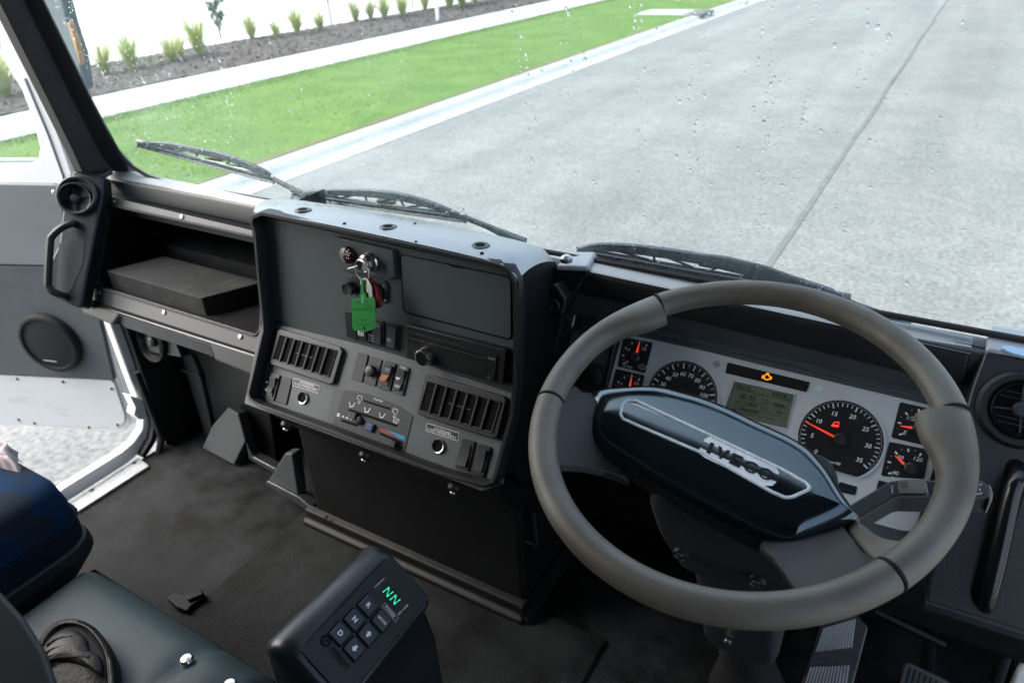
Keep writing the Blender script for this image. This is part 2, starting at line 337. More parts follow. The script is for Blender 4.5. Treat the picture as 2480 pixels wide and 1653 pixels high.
ext = lambda l: [lerp(l[0], l[1], t) for t in (-.9, 0, 1, 4)]
FI, FO = ext(fi), ext(fo); BD = ext(bd)
verge = [(-7.015, -14), (-7.015, 70)] + FI[::-1]
sheet('verge', verge, PZ - .008, M['grass'])
mb = MB(); ys = [2 + .45 * k for k in range(70)]
mb.loft([[V3((-7.012, y, EYE.z - 2.2545)), V3((-7.03 - max(0, .20 * pnoise(V3((y * .55, 3.3, 0))) + .05 * pnoise(V3((y * 2.3, 1.3, 0))) + .05), y, EYE.z - 2.2545))] for y in ys], False, False, False)
obj('dry_edge', mb, M['soil'], None, kind='structure', smooth=False)
mb = MB(); l = FI + FO[::-1]; mb.loft([[V3((x, y, EYE.z + z)) for x, y in l] for z in (-2.5, PZ)]); obj('footpath', mb, M['path'], None, kind='structure', smooth=False)
sheet('paved_area', [(-70, -20), (-8.5, -20), (-8.5, 120), (-70, 120)], PZ - .03, M['ground'])
sheet('garden_bed', FO + BD[::-1], PZ + .02, M['mulch'])
# grass blades over the verge and its ragged edges
rg = random.Random(3); mb = MB()
def edge_x(l, y):
    for a, b in zip(l, l[1:]):
        if a[1] <= y <= b[1]: return a[0] + (b[0] - a[0]) * (y - a[1]) / (b[1] - a[1])
    return l[-1][0]
for i in range(34000):
    y = 2.2 + 24 * rg.random() ** 1.5
    x1 = edge_x(FI, y); x = x1 - .05 + ((-7.05) - x1) * (rg.random() if i % 2 == 0 else rg.random() ** 2 * .12)
    if x > -7.3 and pnoise(V3((x * 2, y * .7, 1))) > .0: continue
    h = .018 + .025 * rg.random(); a = rg.random() * 6.28; wd = .003 + .004 * rg.random(); z = EYE.z + PZ - .012
    dx, dy = math.cos(a) * wd, math.sin(a) * wd; lx, ly = rg.uniform(-.04, .04), rg.uniform(-.04, .04)
    n = len(mb.v); mb.v += [V3((x - dx, y - dy, z)), V3((x + dx, y + dy, z)), V3((x + lx, y + ly, z + h))]; mb.f.append([n, n + 1, n + 2])
obj('grass', mb, M['blade'], None, kind='stuff', smooth=False, weld=False)
# mulch chips
mb = MB()
for i in range(7000):
    t = rg.random(); k = rg.random(); a = lerp(fo[0], fo[1], -.7 + 1.8 * t); b = lerp(bd[0], bd[1], -.7 + 3.0 * t); x, y = lerp(a, b, k)
    z = EYE.z + PZ + .02 + rg.random() * .03; a = rg.random() * 6.28; L_ = .03 + .05 * rg.random(); W_ = .012 + .015 * rg.random()
    c, s = math.cos(a), math.sin(a); tz = rg.uniform(-.02, .03)
    n = len(mb.v); mb.v += [V3((x + c * L_ * p - s * W_ * q, y + s * L_ * p + c * W_ * q, z + tz * p)) for p, q in ((-1, -1), (1, -1), (1, 1), (-1, 1))]; mb.f.append([n, n + 1, n + 2, n + 3])
obj('mulch', mb, M['mulch'], None, kind='stuff', smooth=False, weld=False)
# tussocks
def tussock(seed, hgt, spread):
    r_ = random.Random(seed); mb = MB()
    for i in range(210):
        a = r_.random() * 6.28; r0 = r_.random() * .06; ln = hgt * (.45 + .7 * r_.random()); out = spread * r_.random() ** .7; w = .007
        b = V3((math.cos(a) * r0, math.sin(a) * r0, 0)); d = V3((math.cos(a), math.sin(a), 0)); s = V3((-d.y, d.x, 0)) * w
        droop = .15 + .5 * out / spread * r_.random()
        pts = [b, b + d * out * .25 + V3((0, 0, ln * .5)), b + d * out * .65 + V3((0, 0, ln * .88)), b + d * out * 1.15 + V3((0, 0, ln * (1 - droop * .3)))]
        n = len(mb.v); mb.v += [pts[0] - s, pts[0] + s, pts[1] - s, pts[1] + s, pts[2] - s * .7, pts[2] + s * .7, pts[3]]; mb.f += [[n, n + 1, n + 3, n + 2], [n + 2, n + 3, n + 5, n + 4], [n + 4, n + 5, n + 6]]
    return mb
protos = []
def place_plant(proto, x, y, sc, rz, label, first):
    o = proto if first else proto.copy()
    if not first: C.objects.link(o)
    o.location = (x, y, EYE.z + PZ + .02); o.scale = (sc,) * 3; o.rotation_euler.z = rz; o['label'] = label; return o
tl = [((258, 182), 1.15, 'green grass tussock nearest the door mirror, first in the mulch bed'), ((322, 168), 1.1, 'tall grass tussock second along the mulch bed from the mirror'),
      ((418, 152), 1.05, 'yellow tinged tussock third from the mirror in the mulch bed'), ((486, 136), .95, 'upright tussock at the back of the bed below the left sapling'),
      ((612, 96), .8, 'small grass tussock just right of the left sapling'), ((672, 92), .75, 'pale yellow low tussock left of the second sapling'), ((722, 84), .85, 'yellow tussock third right of the left sapling'),
      ((776, 76), .9, 'tussock growing in front of the second sapling'), ((862, 54), .85, 'yellow tussock right of the second sapling'), ((898, 50), .8, 'green tussock in the middle of the far bed'),
      ((932, 46), .95, 'tall tussock left of the white marker post gap'), ((975, 40), .85, 'brownish tussock close to the white marker post'), ((1030, 26), 1.05, 'bushy dark green tussock just left of the marker post'),
      ((1090, 22), .95, 'yellow tussock just right of the marker post'), ((1120, 17), .95, 'second tussock right of the marker post'), ((1150, 12), .95, 'third tussock right of the marker post'), ((1185, 6), .95, 'last tussock right of the marker post near the frame top'),
      ((12, 235), 1.2, 'grass tussock seen through the passenger door window'), ((440, 142), .7, 'little tussock tucked behind the third one at bed back')]
grp = 'grass tussocks in the mulch bed'
for k in range(3):
    protos.append(obj('tussock', tussock(20 + k, .76, .62 + .10 * k), M['tuss'], None, cat='plant', group=grp, smooth=False, weld=False))
for i, ((x, y), sc, lb) in enumerate(tl):
    gx, gy = g(x, y, PZ); place_plant(protos[i % 3], gx, gy, sc * .88 * (.62 + gy * .018 + .55 * rg.random()), i * 1.3, lb, i < 3)
# saplings
def sapling(x, y, hgt, seed, label):
    gx, gy = g(x, y, PZ); r_ = random.Random(seed)
    t = thing('sapling', label, 'young tree', (gx, gy, EYE.z + PZ), 'young saplings behind the mulch bed')
    st = [V3((gx + r_.uniform(-.05, .05) * k, gy, EYE.z + PZ + hgt * k / 5)) for k in range(6)]
    mb = MB().tube(st, [.034 - .005 * k for k in range(6)], 6); lf = MB()
    for k in range(26):
        p = st[0].lerp(st[-1], .12 + .88 * r_.random()); a = r_.random() * 6.28; e = p + V3((math.cos(a) * .28, math.sin(a) * .28, .22)) * (.6 + .6 * r_.random())
        mb.tube([p, e], [.006, .003], 4)
        for q in range(14):
            c = p.lerp(e, r_.random() ** .6) + V3((r_.uniform(-.06, .06), r_.uniform(-.06, .06), r_.uniform(-.05, .05))); d = V3((r_.uniform(-1, 1), r_.uniform(-1, 1), r_.uniform(-.6, 1))).normalized(); s = d.orthogonal().normalized() * .03
            n = len(lf.v); lf.v += [c - d * .10, c - s, c + d * .10, c + s]; lf.f.append([n, n + 1, n + 2, n + 3])
    obj('trunk', mb, M['bark'], t); obj('foliage', lf, M['sap'], t, smooth=False, weld=False)
sapling(535, 95, 2.1, 5, 'thin grey green sapling standing left behind the mulch bed')
sapling(803, 58, 2.6, 9, 'taller leafy sapling right of the thin one behind the bed')
sapling(1000, 20, 2.4, 12, 'sapling cut by the frame top beside the white marker post')
# marker post
gx, gy = g(1061, 51, PZ)
t = thing('marker_post', 'slim white marker post standing in the mulch bed', 'post', (gx, gy, EYE.z + PZ))
pp = Pl((gx, gy, EYE.z + PZ), (0, 0, 1), (1, 0, 0))
obj('shaft', MB().lathe(pp, (0, 0), [(.05, 0), (.05, 1.1), (.04, 1.15)], 12), M['whitepaint'], t)
obj('reflector', MB().lathe(pp, (0, 0), [(.053, .85), (.053, .97)], 12), M['red'], t)
# drain pit in the kerb
gx, gy = g(1690, 36, -2.3)
t = thing('drain_pit', 'grey concrete drain pit with grates set in the far kerb', 'drain', (gx, gy, EYE.z - 2.3))
obj('apron', MB().box((-8.7, gy - .55, EYE.z - 2.3), (-7.1, gy + .75, EYE.z - 2.243)), M['path'], t)
for k in (0, 1): obj('grate', MB().box((-7.3, gy - .5 + k * .65, EYE.z - 2.3), (-6.75, gy + .0 + k * .65, EYE.z - 2.236)), M['joint'], t)
# ================================================================ CAB BODY
cab = thing('truck_cab', 'white truck cab body around the dashboard with black windscreen pillar', 'truck cab', (-.65, .2, EYE.z - 1.2))
PX = xpl(-1.70)
GL = tilt((0, .985, EYE.z - .468), -9.7)
mb = MB()
po = [onX(x, y, -1.70) for x, y in ((197, 418), (176, 370), (110, 235), (0, 15))]; pi_ = [onX(x, y, -1.70) for x, y in ((330, 412), (282, 360), (222, 249), (100, 0))]
po.append(po[-1] + (po[-1] - po[-2]) * 1.6); pi_.append(pi_[-1] + (pi_[-1] - pi_[-2]) * 1.6)
lp = []
for a, b in zip(po, pi_):
    d = V3((1, 0, 0)); c1 = a.lerp(b, .35); c2 = a.lerp(b, .55); c3 = a.lerp(b, .85)
    lp.append([a - d * .03, a + d * .006, c1 + d * .012, c1 + d * .002, c2 + d * .004, c3 + d * .03, b + d * .012, b - d * .03])
mb.loft(lp); obj('windscreen_pillar', mb, M['rubber'], cab, .003)
# curved seal along the glass
sp = [GL.off(.004).at(*p) for p in ((100, 0), (222, 249), (268, 335), (300, 385), (340, 416), (400, 439))] + [GL.off(.004).w(x, .0, 0) for x in (-1.2, -.8, -.4, 0, .5)]
for q in sp[6:]: q.z = sp[5].z + (q.x - sp[5].x) * -.001; q.y = sp[5].y
obj('windscreen_seal', MB().tube(cat2(sp, 5), .0045, 8), M['rubber'], cab)
sp2 = [p + V3((.01, -.012, -.016)) for p in sp[5:]]
obj('seal_lip', MB().tube(sp2, .002, 6), M['rubber'], cab)
obj('front_ledge', MB().box((-1.82, .955, EYE.z - .56), (.48, 1.0, EYE.z - .482)), M['bracket'], cab, .003)
obj('roof', MB().box((-1.76, -.75, EYE.z + .55), (.48, 1.0, EYE.z + .62)), M['head'], cab, smooth=False)
obj('header', MB().box((-1.76, .78, EYE.z + .36), (.48, .92, EYE.z + .55)), M['black'], cab, smooth=False)
obj('rear_wall', MB().box((-1.76, -.80, EYE.z - 1.25), (.48, -.75, EYE.z + .55)), M['head'], cab, smooth=False)
obj('rear_side', MB().box((-1.80, -.75, EYE.z - 1.25), (-1.74, -.25, EYE.z + .55)), M['head'], cab, smooth=False)
obj('rear_side', MB().box((.46, -.75, EYE.z - 1.25), (.52, -.25, EYE.z + .55)), M['head'], cab, smooth=False)
obj('cant_rail', MB().box((-1.80, -.25, EYE.z + .42), (-1.72, .9, EYE.z + .55)), M['black'], cab, smooth=False)
obj('cant_rail', MB().box((.44, -.25, EYE.z + .42), (.52, .9, EYE.z + .55)), M['black'], cab, smooth=False)
# driver side pillar (outside the frame, carries the right edge of the glass)
obj('driver_pillar', MB().loft([[V3((x, y + dy, EYE.z + z)) for x, y in ((.42, .86), (.50, .86), (.50, .98), (.42, 1.0))] for z, dy in ((-.46, .0), (.5, -.16))]), M['black'], cab, .01)
# firewall and footwell
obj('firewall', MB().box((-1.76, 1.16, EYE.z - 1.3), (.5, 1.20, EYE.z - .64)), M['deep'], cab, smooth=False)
obj('front_skin', MB().box((-1.78, .985, EYE.z - .70), (.5, 1.20, EYE.z - .635)), M['black'], cab, smooth=False)
# white body aperture round the passenger door
ap = [(262, 772), (296, 768), (345, 930), (362, 985), (366, 1030), (360, 1060), (337, 1099), (310, 1122), (166, 1214), (60, 1282), (52, 1262), (158, 1180), (296, 1094), (322, 1072), (344, 1040), (348, 1015), (338, 980)]
PA = xpl(-1.715)
obj('door_aperture', MB().prism(PA, px(PA, ap), -.03, 0), M['whitepaint'], cab, .006, seg=3)
jb = [(286, 752), (300, 752), (352, 915), (373, 985), (378, 1035), (372, 1066), (345, 1108), (337, 1099), (360, 1060), (366, 1030), (362, 985), (345, 930)]
PB = xpl(-1.705)
obj('aperture_seal', MB().prism(PB, px(PB, jb), -.02, .012), M['rubber'], cab, .004)
ht = [(312, 956), (332, 962), (351, 968), (349, 976), (352, 1000), (360, 1012), (336, 1016), (322, 1003), (326, 985)]
obj('hinge', MB().prism(xpl(-1.70), px(xpl(-1.70), ht), -.03, .004), M['whitepaint'], cab, .003)
# kick wall left of the footwell
PK = xpl(-1.69)
obj('kick_wall', MB().box((-1.72, .86, EYE.z - 1.2), (-1.69, 1.15, EYE.z - .66)), M['black'], cab, .004)
obj('kick_wall_rib', MB().tube([onX(330, 900, -1.685), onX(392, 1060, -1.685), onX(384, 1100, -1.685)], .010, 8), M['black'], cab)
PF = tilt((0, .985, EYE.z - .8), 4)
obj('footwell_panel', MB().prism(PF, px(PF, [(345, 780), (640, 900), (680, 1190), (620, 1140), (440, 1060), (380, 1100)]), -.02, 0), M['black'], cab, .006)
strap = [(438, 855), (465, 862), (482, 905), (515, 1045), (497, 1055), (452, 910)]
PF2 = PF.off(.012)
obj('footwell_strap', MB().prism(PF2, px(PF2, strap), -.012, 0), M['bracket'], cab, .003)
obj('strap_clip', MB().prism(PF.off(.018), px(PF.off(.018), [(436, 893), (478, 906), (484, 914), (440, 902)]), -.012, 0), M['bracket'], cab, .002)
# round footwell vent on a grey bracket
PV = tilt((0, .885, EYE.z - .85), 12)
obj('vent_bracket', MB().prism(PV, px(PV, [(330, 790), (425, 830), (440, 866), (358, 852)]), -.02, 0), M['dash'], cab, .004)
c = PV.uv(373, 826)
v = obj('footwell_vent', MB().lathe(PV, c, [(.052, -.01), (.052, .012), (.045, .016), (.040, .004), (.036, -.02)], 28), M['dark'], cab)
obj('vent_hub', MB().lathe(PV, c, [(.014, -.01), (.013, .010), (.008, .014)], 16), M['blank'], v)
# heater duct foot panels in the passenger footwell
def gusset(pts, Y, t, m): pl = tilt((0, Y, EYE.z - 1.0), t); obj('duct_foot', MB().prism(pl, px(pl, pts), -.03, 0), m, cab, .004)
gusset([(514, 1029), (551, 986), (576, 1000), (594, 1069), (566, 1126), (489, 1084)], .95, 20, M['bracket'])
gusset([(489, 1086), (566, 1128), (568, 1137), (486, 1094)], .955, 0, M['dash'])
gusset([(689, 1097), (707, 1098), (722, 1199), (650, 1162)], .86, 8, M['bracket'])
gusset([(594, 1069), (612, 1105), (668, 1135), (662, 1146), (602, 1112)], .93, 10, M['dash'])
gusset([(646, 1163), (722, 1203), (752, 1228), (748, 1240), (640, 1172)], .858, 10, M['dash'])
# sill tread
PS = hor(-1.192)
tr = obj('sill_tread', MB().prism(PS, px(PS, [(168, 1216), (335, 1107), (361, 1127), (187, 1238)]), -.012, 0), M['alu'], cab, .002)
for k in (.35, .6, .82):
    a = lerp((168, 1216), (187, 1238), k); b = lerp((335, 1107), (361, 1127), k); obj('tread_groove', bar(MB(), PS, PS.uv(*a), PS.uv(*b), .004, .0006), M['jamb'], tr, smooth=False)
for p in ((222, 1187), (325, 1121)): obj('screw', MB().lathe(PS, PS.uv(*p), [(.006, 0), (.006, .002), (.003, .003)], 12), M['dark'], tr)
# floor
obj('floor', MB().box((-1.70, -.75, EYE.z - 1.26), (.48, 1.18, EYE.z - 1.2)), M['floor'], None, kind='structure', smooth=False)
PM = hor(-1.193)
em = [PM.uv(448, 1484), PM.uv(642, 1318), (PM.uv(736, 1240)[0], .86), (-.36, .86), (-.36, -.5), (PM.uv(448, 1484)[0], -.5)]
obj('engine_mat', MB().prism(PM, em, -.006, 0), M['mat2'], None, .003, label='grained black rubber mat on the floor in front of the centre console', cat='floor mat')
# driver side door frame seen bottom right
PDF = tilt((0, 1.0, EYE.z - 1), 0); obj('driver_door_frame', MB().prism(PDF, px(PDF, [(2440, 1545), (2470, 1550), (2420, 1700), (2385, 1700)]), -.04, 0), M['dash'], cab, .008)
obj('driver_door_seal', MB().prism(PDF, px(PDF, [(2474, 1550), (2492, 1556), (2440, 1700), (2424, 1700)]), -.05, -.006), M['rubber'], cab, .006)
obj('driver_sill', MB().prism(PDF.off(.004), px(PDF.off(.004), [(2444, 1665), (2478, 1592), (2490, 1575), (2580, 1600), (2560, 1720), (2420, 1720)]), -.06, 0), M['whitepaint'], cab, .006)
# ================================================================ PASSENGER DOOR
HN = V3((.352, -.936, 0)).normalized()
DO = V3((-1.88, .95, EYE.z - 1.0)); D = Pl(DO, HN, (.936, .352, 0))
dr = thing('passenger_door', 'white passenger door standing open with grey trim and round speaker', 'truck door', (DO.x, DO.y, EYE.z - 1.14))
outer = [(-60, 130), (-60, 1025), (122, 1037), (269, 1049), (298, 1046), (313, 1027), (309, 1003), (245, 780), (196, 600), (178, 440), (120, 255), (40, 90), (0, 20), (-60, -80)]
win = [(-30, 100), (0, 133), (50, 215), (78, 285), (96, 358), (92, 385), (68, 399), (-30, 399)]
# panel with an opening for the window, cut as an upper frame and a lower body
ob = px(D, [(-60, 440), (-60, 1025), (122, 1037), (269, 1049), (298, 1046), (313, 1027), (309, 1003), (245, 780), (196, 600), (172, 447)])
obj('door_shell', MB().prism(D, ob, -.07, -.004), M['whitepaint'], dr, .008, seg=3)
fr = px(D, [(-60, -300), (-60, 60), (0, 133), (50, 215), (78, 285), (96, 358), (92, 385), (68, 399), (-60, 399), (-60, 452), (172, 452), (178, 420), (120, 255), (40, 90), (0, 10), (-80, -300)])
obj('window_frame', MB().prism(D, fr, -.07, .002), M['whitepaint'], dr, .012, seg=3)
obj('window_rubber', MB().tube([D.at(*p) + HN * -.02 for p in ((-60, 60), (0, 133), (50, 215), (78, 285), (96, 358), (92, 385), (68, 399), (-60, 399))], .007, 6), M['mirror'], dr)
obj('door_edge_groove', MB().tube([D.off(.003).at(*p) for p in ((60, 190), (118, 330), (152, 425), (160, 460))], .003, 6), M['jamb'], dr)
obj('window_glass', MB().prism(D, px(D, win), -.034, -.03), M['glass'], dr, smooth=False)
tu = [(-60, 443), (128, 446), (146, 452), (153, 500), (170, 645), (-60, 641)]
plate('upper_trim', D, tu, -.004, .012, M['doortrim'], dr, .012, .006, seg=3)
tlw = [(-60, 643), (171, 646), (222, 715), (243, 780), (276, 921), (-60, 904)]
plate('lower_trim', D, tlw, -.004, .010, M['doortrim2'], dr, .0, .004)
kp = plate('kick_panel', D, [(-60, 905), (269, 921), (277, 930), (302, 1005), (301, 1022), (284, 1038), (150, 1034), (-60, 1018)], -.004, .006, M['kick'], dr, .004, .002)
DK = D.off(.006)
for p in ((42, 917), (153, 924), (271, 941), (84, 1024), (216, 1034), (285, 1028), (46, 1016)): obj('screw', MB().lathe(DK, DK.uv(*p), [(.005, 0), (.004, .003), (.0, .0035)], 10, False), M['spring'], kp)
c = D.off(.012).uv(133, 466); obj('trim_screw', MB().lathe(D.off(.012), c, [(.008, 0), (.008, .003), (.004, .006), (0, .0065)], 14, False), M['steel'], dr)
DS = D.off(.010); c = DS.uv(127, 826)
sk = obj('speaker', MB().lathe(DS, c, [(.094, -.004), (.094, .016), (.088, .022), (.080, .022), (.078, .017)], 40), M['speaker'], dr, angle=50)
obj('speaker_mesh', MB().lathe(DS, c, [(.079, .016), (.05, .021), (.02, .022), (0.0005, .0225)], 36, False), M['speaker'], sk)
mb = MB(); [bar(mb, DS, DS.uv(118 + 4 * k, 862.6 + .5 * k), DS.uv(120.6 + 4 * k, 863 + .5 * k), .0035, .021) for k in range(8)]; obj('logo', mb, M['white'], sk, smooth=False)
# ================================================================ WINDSCREEN
wl = [(-1.69, -.012), (.45, -.012), (.45, .92), (-1.69, .92)]
ws = obj('windscreen', MB().prism(GL, wl, -.006, 0), M['glass'], None, smooth=False, label='wide sloping truck windscreen spotted with raindrops', cat='windscreen')
rd = random.Random(11); mb = MB(); GO = GL.off(-.0062)
def drop(u, v, r, el=1.0, sx=1.0):
    n0 = len(mb.v); seg = 7
    for k, (q, h) in enumerate(((1, 0), (.72, .38), (0, .56))):
        if q == 0: mb.v.append(GO.w(u, v, -h * r))
        else: mb.v += [GO.w(u + r * q * math.cos(6.2832 * i / seg), v + r * q * el * math.sin(6.2832 * i / seg), -h * r) for i in range(seg)]
    mb.f.append([n0 + i for i in range(seg)])
    for i in range(seg):
        j = (i + 1) % seg; mb.f += [[n0 + i, n0 + j, n0 + seg + j, n0 + seg + i], [n0 + seg + i, n0 + seg + j, n0 + 2 * seg]]
for k in range(34):                        # streaks of beads running down
    u = rd.uniform(-1.62, .42) if k > 20 else rd.gauss(-.28, .16); v = .62; du = rd.uniform(-.03, .03)
    while v > rd.uniform(.02, .16):
        v -= rd.expovariate(1 / .010); drop(u + rd.gauss(0, .0025) + du * (.62 - v), v, min(.0030, .0006 + rd.expovariate(1 / .00055)), rd.uniform(.9, 1.5))
for k in range(26): drop(rd.gauss(-.2, .2), rd.uniform(.1, .5), rd.uniform(.0018, .0030), 1.15)
for k in range(3600):                      # fine spray, thicker low down
    v = rd.expovariate(1 / .085) + .005
    if v < .6: drop(rd.uniform(-1.66, .44), v, .0004 + rd.expovariate(1 / .00035), rd.uniform(.85, 1.2))
for k in range(1900):                      # spray beyond the swept arc by the pillar
    u = -1.66 + rd.expovariate(1 / .22); v = rd.uniform(.0, .6)
    if u < -.8: drop(u, v, .0007 + rd.expovariate(1 / .0004), rd.uniform(.9, 1.4))
obj('raindrops', mb, M['water'], ws, kind='stuff', weld=False, angle=80)
st = MB(); G2 = GL.off(.0005)
for r, (x, y, w) in enumerate(((1106, 504, 10), (1110, 509, 16), (1114, 514, 20), (1117, 518, 16))):
    for k in range(w // 3): bar(st, G2, G2.uv(x + k * 3, y + k * .6), G2.uv(x + k * 3 + 1.8, y + k * .6 + .4), .0009, 0)
bar(st, G2, G2.uv(1121, 505), G2.uv(1125, 508), .003, 0)
obj('glass_stamp', st, M['grey'], ws, smooth=False)
# wipers, outside the glass
def wiper(rub, bow, arm, clip, label, w_):
    pl = GL.off(-.030); P = lambda l: [pl.at(*p) for p in l]
    t = thing('windscreen_wiper', label, 'wiper', pl.at(*rub[0]), 'wipers parked on the windscreen')
    a, b = P(rub); up = pl.v; n = pl.n
    obj('rubber_blade', MB().loft([[p + up * .004 + n * .003, p + up * .004 - n * .003, p - up * .006 + n * .006, p - up * .006 + n * .001] for p in (a, a.lerp(b, .5) - up * .001, b)]), M['wiper'], t, .001)
    obj('blade_rail', MB().tube([a + up * .008, a.lerp(b, .5) + up * .007, b + up * .008], .0028, 6), M['steel'], t)
    bw = cat2(P(bow), 5); k = len(bw); loops = []
    for i, p in enumerate(bw):
        s = math.sin(math.pi * min(1, max(0, i / (k - 1)))); hw = .0026 + w_ * s ** .7; loops.append([p + up * hw - n * .004, p + up * hw + n * .004, p - up * hw + n * .007, p - up * hw - n * .004])
    obj('bow', MB().loft(loops), M['wiper'], t, .0015)
    for f0, f1 in ((.04, .30), (.32, .47), (.53, .68), (.70, .96)):
        p0 = a.lerp(b, f0) + up * .008; p1 = a.lerp(b, f1) + up * .008; m_ = bw[int((k - 1) * (f0 + f1) / 2)]
        mid = p0.lerp(p1, .5); top = mid.lerp(m_, .72)
        obj('yoke', MB().tube(cat2([p0, p0.lerp(top, .6) + up * .002, top, p1.lerp(top, .6) + up * .002, p1], 4), .0022, 6), M['wiper'], t, smooth=True)
    q = clip; cl = [pl.off(-.004).at(*p) for p in q]; obj('clip', MB().loft([[x - n * .006 for x in cl], [x + n * .006 for x in cl]]), M['spring'], t, .001)
    ar = P(arm); obj('arm', MB().tube(ar, [.0055] * (len(ar) - 1) + [.010], 8), M['wiper'], t)
wiper([(335, 348), (664, 437)], [(336, 346), (400, 350), (470, 362), (545, 378), (600, 398), (640, 415), (664, 433)], [(540, 376), (600, 404), (668, 436), (705, 455), (745, 478)], [(510, 379), (540, 384), (540, 390), (512, 386)], 'thin wiper in front of the grass, leftmost on the windscreen', .0035)
wiper([(709, 471), (1130, 530)], [(735, 466), (800, 464), (880, 466), (940, 471), (1000, 482), (1060, 500), (1126, 527)], [(930, 470), (1040, 496), (1105, 518), (1180, 548), (1270, 588)], [(915, 482), (957, 487), (955, 495), (918, 492)], 'wiper lying just behind the centre console top', .0045)
wiper([(1398, 609), (2060, 726)], [(1402, 602), (1450, 596), (1540, 602), (1680, 622), (1790, 648), (1900, 672), (2020, 706)], [(1660, 616), (1760, 628), (1850, 650), (1960, 690), (2080, 742), (2200, 790)], [(1694, 628), (1752, 641), (1738, 648), (1694, 640)], 'long wiper above the steering wheel, the rightmost one', .005)
# outside door mirror, seen past the pillar
PMi = tilt((0, 1.25, EYE.z), 0)
t = thing('side_mirror', 'grey mirror housing with an amber edge outside the black pillar', 'mirror', PMi.at(170, 200))
obj('housing', MB().prism(PMi, rnd(px(PMi, [(60, -120), (135, -60), (166, 58), (190, 130), (206, 215), (150, 260), (80, 100)]), .02), -.035, 0), M['mirror'], t, .012, seg=4)
obj('amber_strip', MB().prism(PMi, px(PMi, [(164, 55), (171, 56), (186, 100), (197, 150), (196, 160), (188, 128)]), -.012, .004), M['orange'], t, .002)
# ================================================================ DASHBOARD
dash = thing('dashboard', 'black plastic dashboard running under the windscreen with open shelf and round vents', 'dashboard', (-.65, .95, EYE.z - .7))
DL = tilt(onY(445, 464, .95), 30)
PC = tilt((0, .95, EYE.z - .48), 2)
def crown(name, tl, tr, br, bl, m, mt, zt=None):
    """one moulded length of dash top: front face quad (image corners) plus its top strip back to the glass"""
    p = [PC.at(*q) for q in (tl, tr, br, bl)]
    sec = []
    for a, b in ((p[0], p[3]), (p[1], p[2])):
        sec.append([b + V3((0, .05, 0)), b, a + V3((0, 0, -.010)), a + V3((0, .004, -.003)), a + V3((0, .012, 0)), a + V3((0, .036, .006)), a + V3((0, .040, -.03))])
    o = obj(name, MB().loft(sec), m, dash, .0035, seg=3)
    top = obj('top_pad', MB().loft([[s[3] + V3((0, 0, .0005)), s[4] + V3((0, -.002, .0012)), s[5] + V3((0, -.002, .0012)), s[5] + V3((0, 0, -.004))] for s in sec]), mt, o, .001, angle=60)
    return o
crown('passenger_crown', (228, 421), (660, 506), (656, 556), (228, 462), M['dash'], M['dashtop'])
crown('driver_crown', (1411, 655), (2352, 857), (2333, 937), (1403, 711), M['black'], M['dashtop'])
# passenger shelf: groove, frame, cavity
fo_ = [(232, 468), (664, 570), (628, 872), (190, 719)]; fi_ = [(259, 499), (640, 584), (628, 812), (227, 688)]
DLf = DL.off(.004)
o_, i_ = rnd(px(DLf, fo_), .004), rnd(px(DLf, fi_), .016)
sf = obj('shelf_frame', ringmb(DLf, o_, i_, -.016, 0), M['dash'], dash, .003)
obj('frame_bead', MB().tube([DLf.w(u, v, .0015) for u, v in inset(i_, -.004)], .0028, 6, True), M['black'], dash)
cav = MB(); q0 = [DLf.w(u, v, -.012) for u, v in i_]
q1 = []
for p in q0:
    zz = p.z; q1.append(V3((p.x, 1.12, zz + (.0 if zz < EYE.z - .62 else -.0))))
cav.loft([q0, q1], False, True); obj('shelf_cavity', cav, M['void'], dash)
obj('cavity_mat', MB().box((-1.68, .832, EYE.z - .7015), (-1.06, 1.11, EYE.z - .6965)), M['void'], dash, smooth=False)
for p in ((275.5, 488.7), (441, 525)): obj('screw', MB().lathe(DLf, DLf.uv(*p), [(.0055, 0), (.005, .003), (.001, .004)], 12), M['steel'], sf)
for p in ((398, 756), (583, 815.5), (241, 708)): obj('screw', MB().lathe(DLf, DLf.uv(*p), [(.0055, 0), (.005, .003), (.001, .004)], 12), M['steel'], sf)
# lower bolster under the shelf, with its recessed grip
DB = tilt(DL.at(400, 790), 22)
low = [(199, 726), (640, 865), (640, 925), (598, 905), (519, 872), (508, 838), (288, 764), (270, 788), (197, 757)]
obj('lower_bolster', MB().prism(DB.off(.008), px(DB.off(.008), low), -.03, 0), M['dash'], dash, .006, seg=3)
DB2 = tilt(DL.at(400, 800), -4)
obj('grip_recess', MB().prism(DB2, px(DB2, [(283, 760), (512, 836), (520, 868), (503, 860), (302, 794), (288, 778)]), -.012, 0), M['bracket'], dash, .004)
obj('bolster_groove', MB().tube([DL.off(.002).at(202, 723), DL.off(.002).at(640, 864)], .005, 6), M['void'], dash)
# end piece with vent and grab handle
YW = rad(38); nD = V3((math.sin(YW) * math.cos(rad(30)), -math.cos(YW) * math.cos(rad(30)), math.sin(rad(30))))
q_ = DL.off(.004).at(222, 590); DP = Pl(EYE + (q_ - EYE) * .965, nD, (math.cos(YW), math.sin(YW), 0))
post = [(176, 411), (247, 424), (250, 470), (196, 748), (172, 741), (123, 716), (112, 692), (118, 640), (142, 590), (152, 500)]
ep = obj('end_piece', MB().prism(DP, rnd(px(DP, post), .008), -.05, 0), M['dash'], dash, .006, seg=3)
e0, e1 = DP.at(176, 411), DP.at(247, 424)
obj('end_piece_top', MB().loft([[p + d for p in (e0, e1, e1 + V3((-.01, .035, .004)), e0 + V3((.0, .035, .004)))] for d in (V3((0, 0, -.012)), V3((0, 0, .001)))]), M['dash'], dash, .003)
c = DP.uv(190, 475); DPc = DP
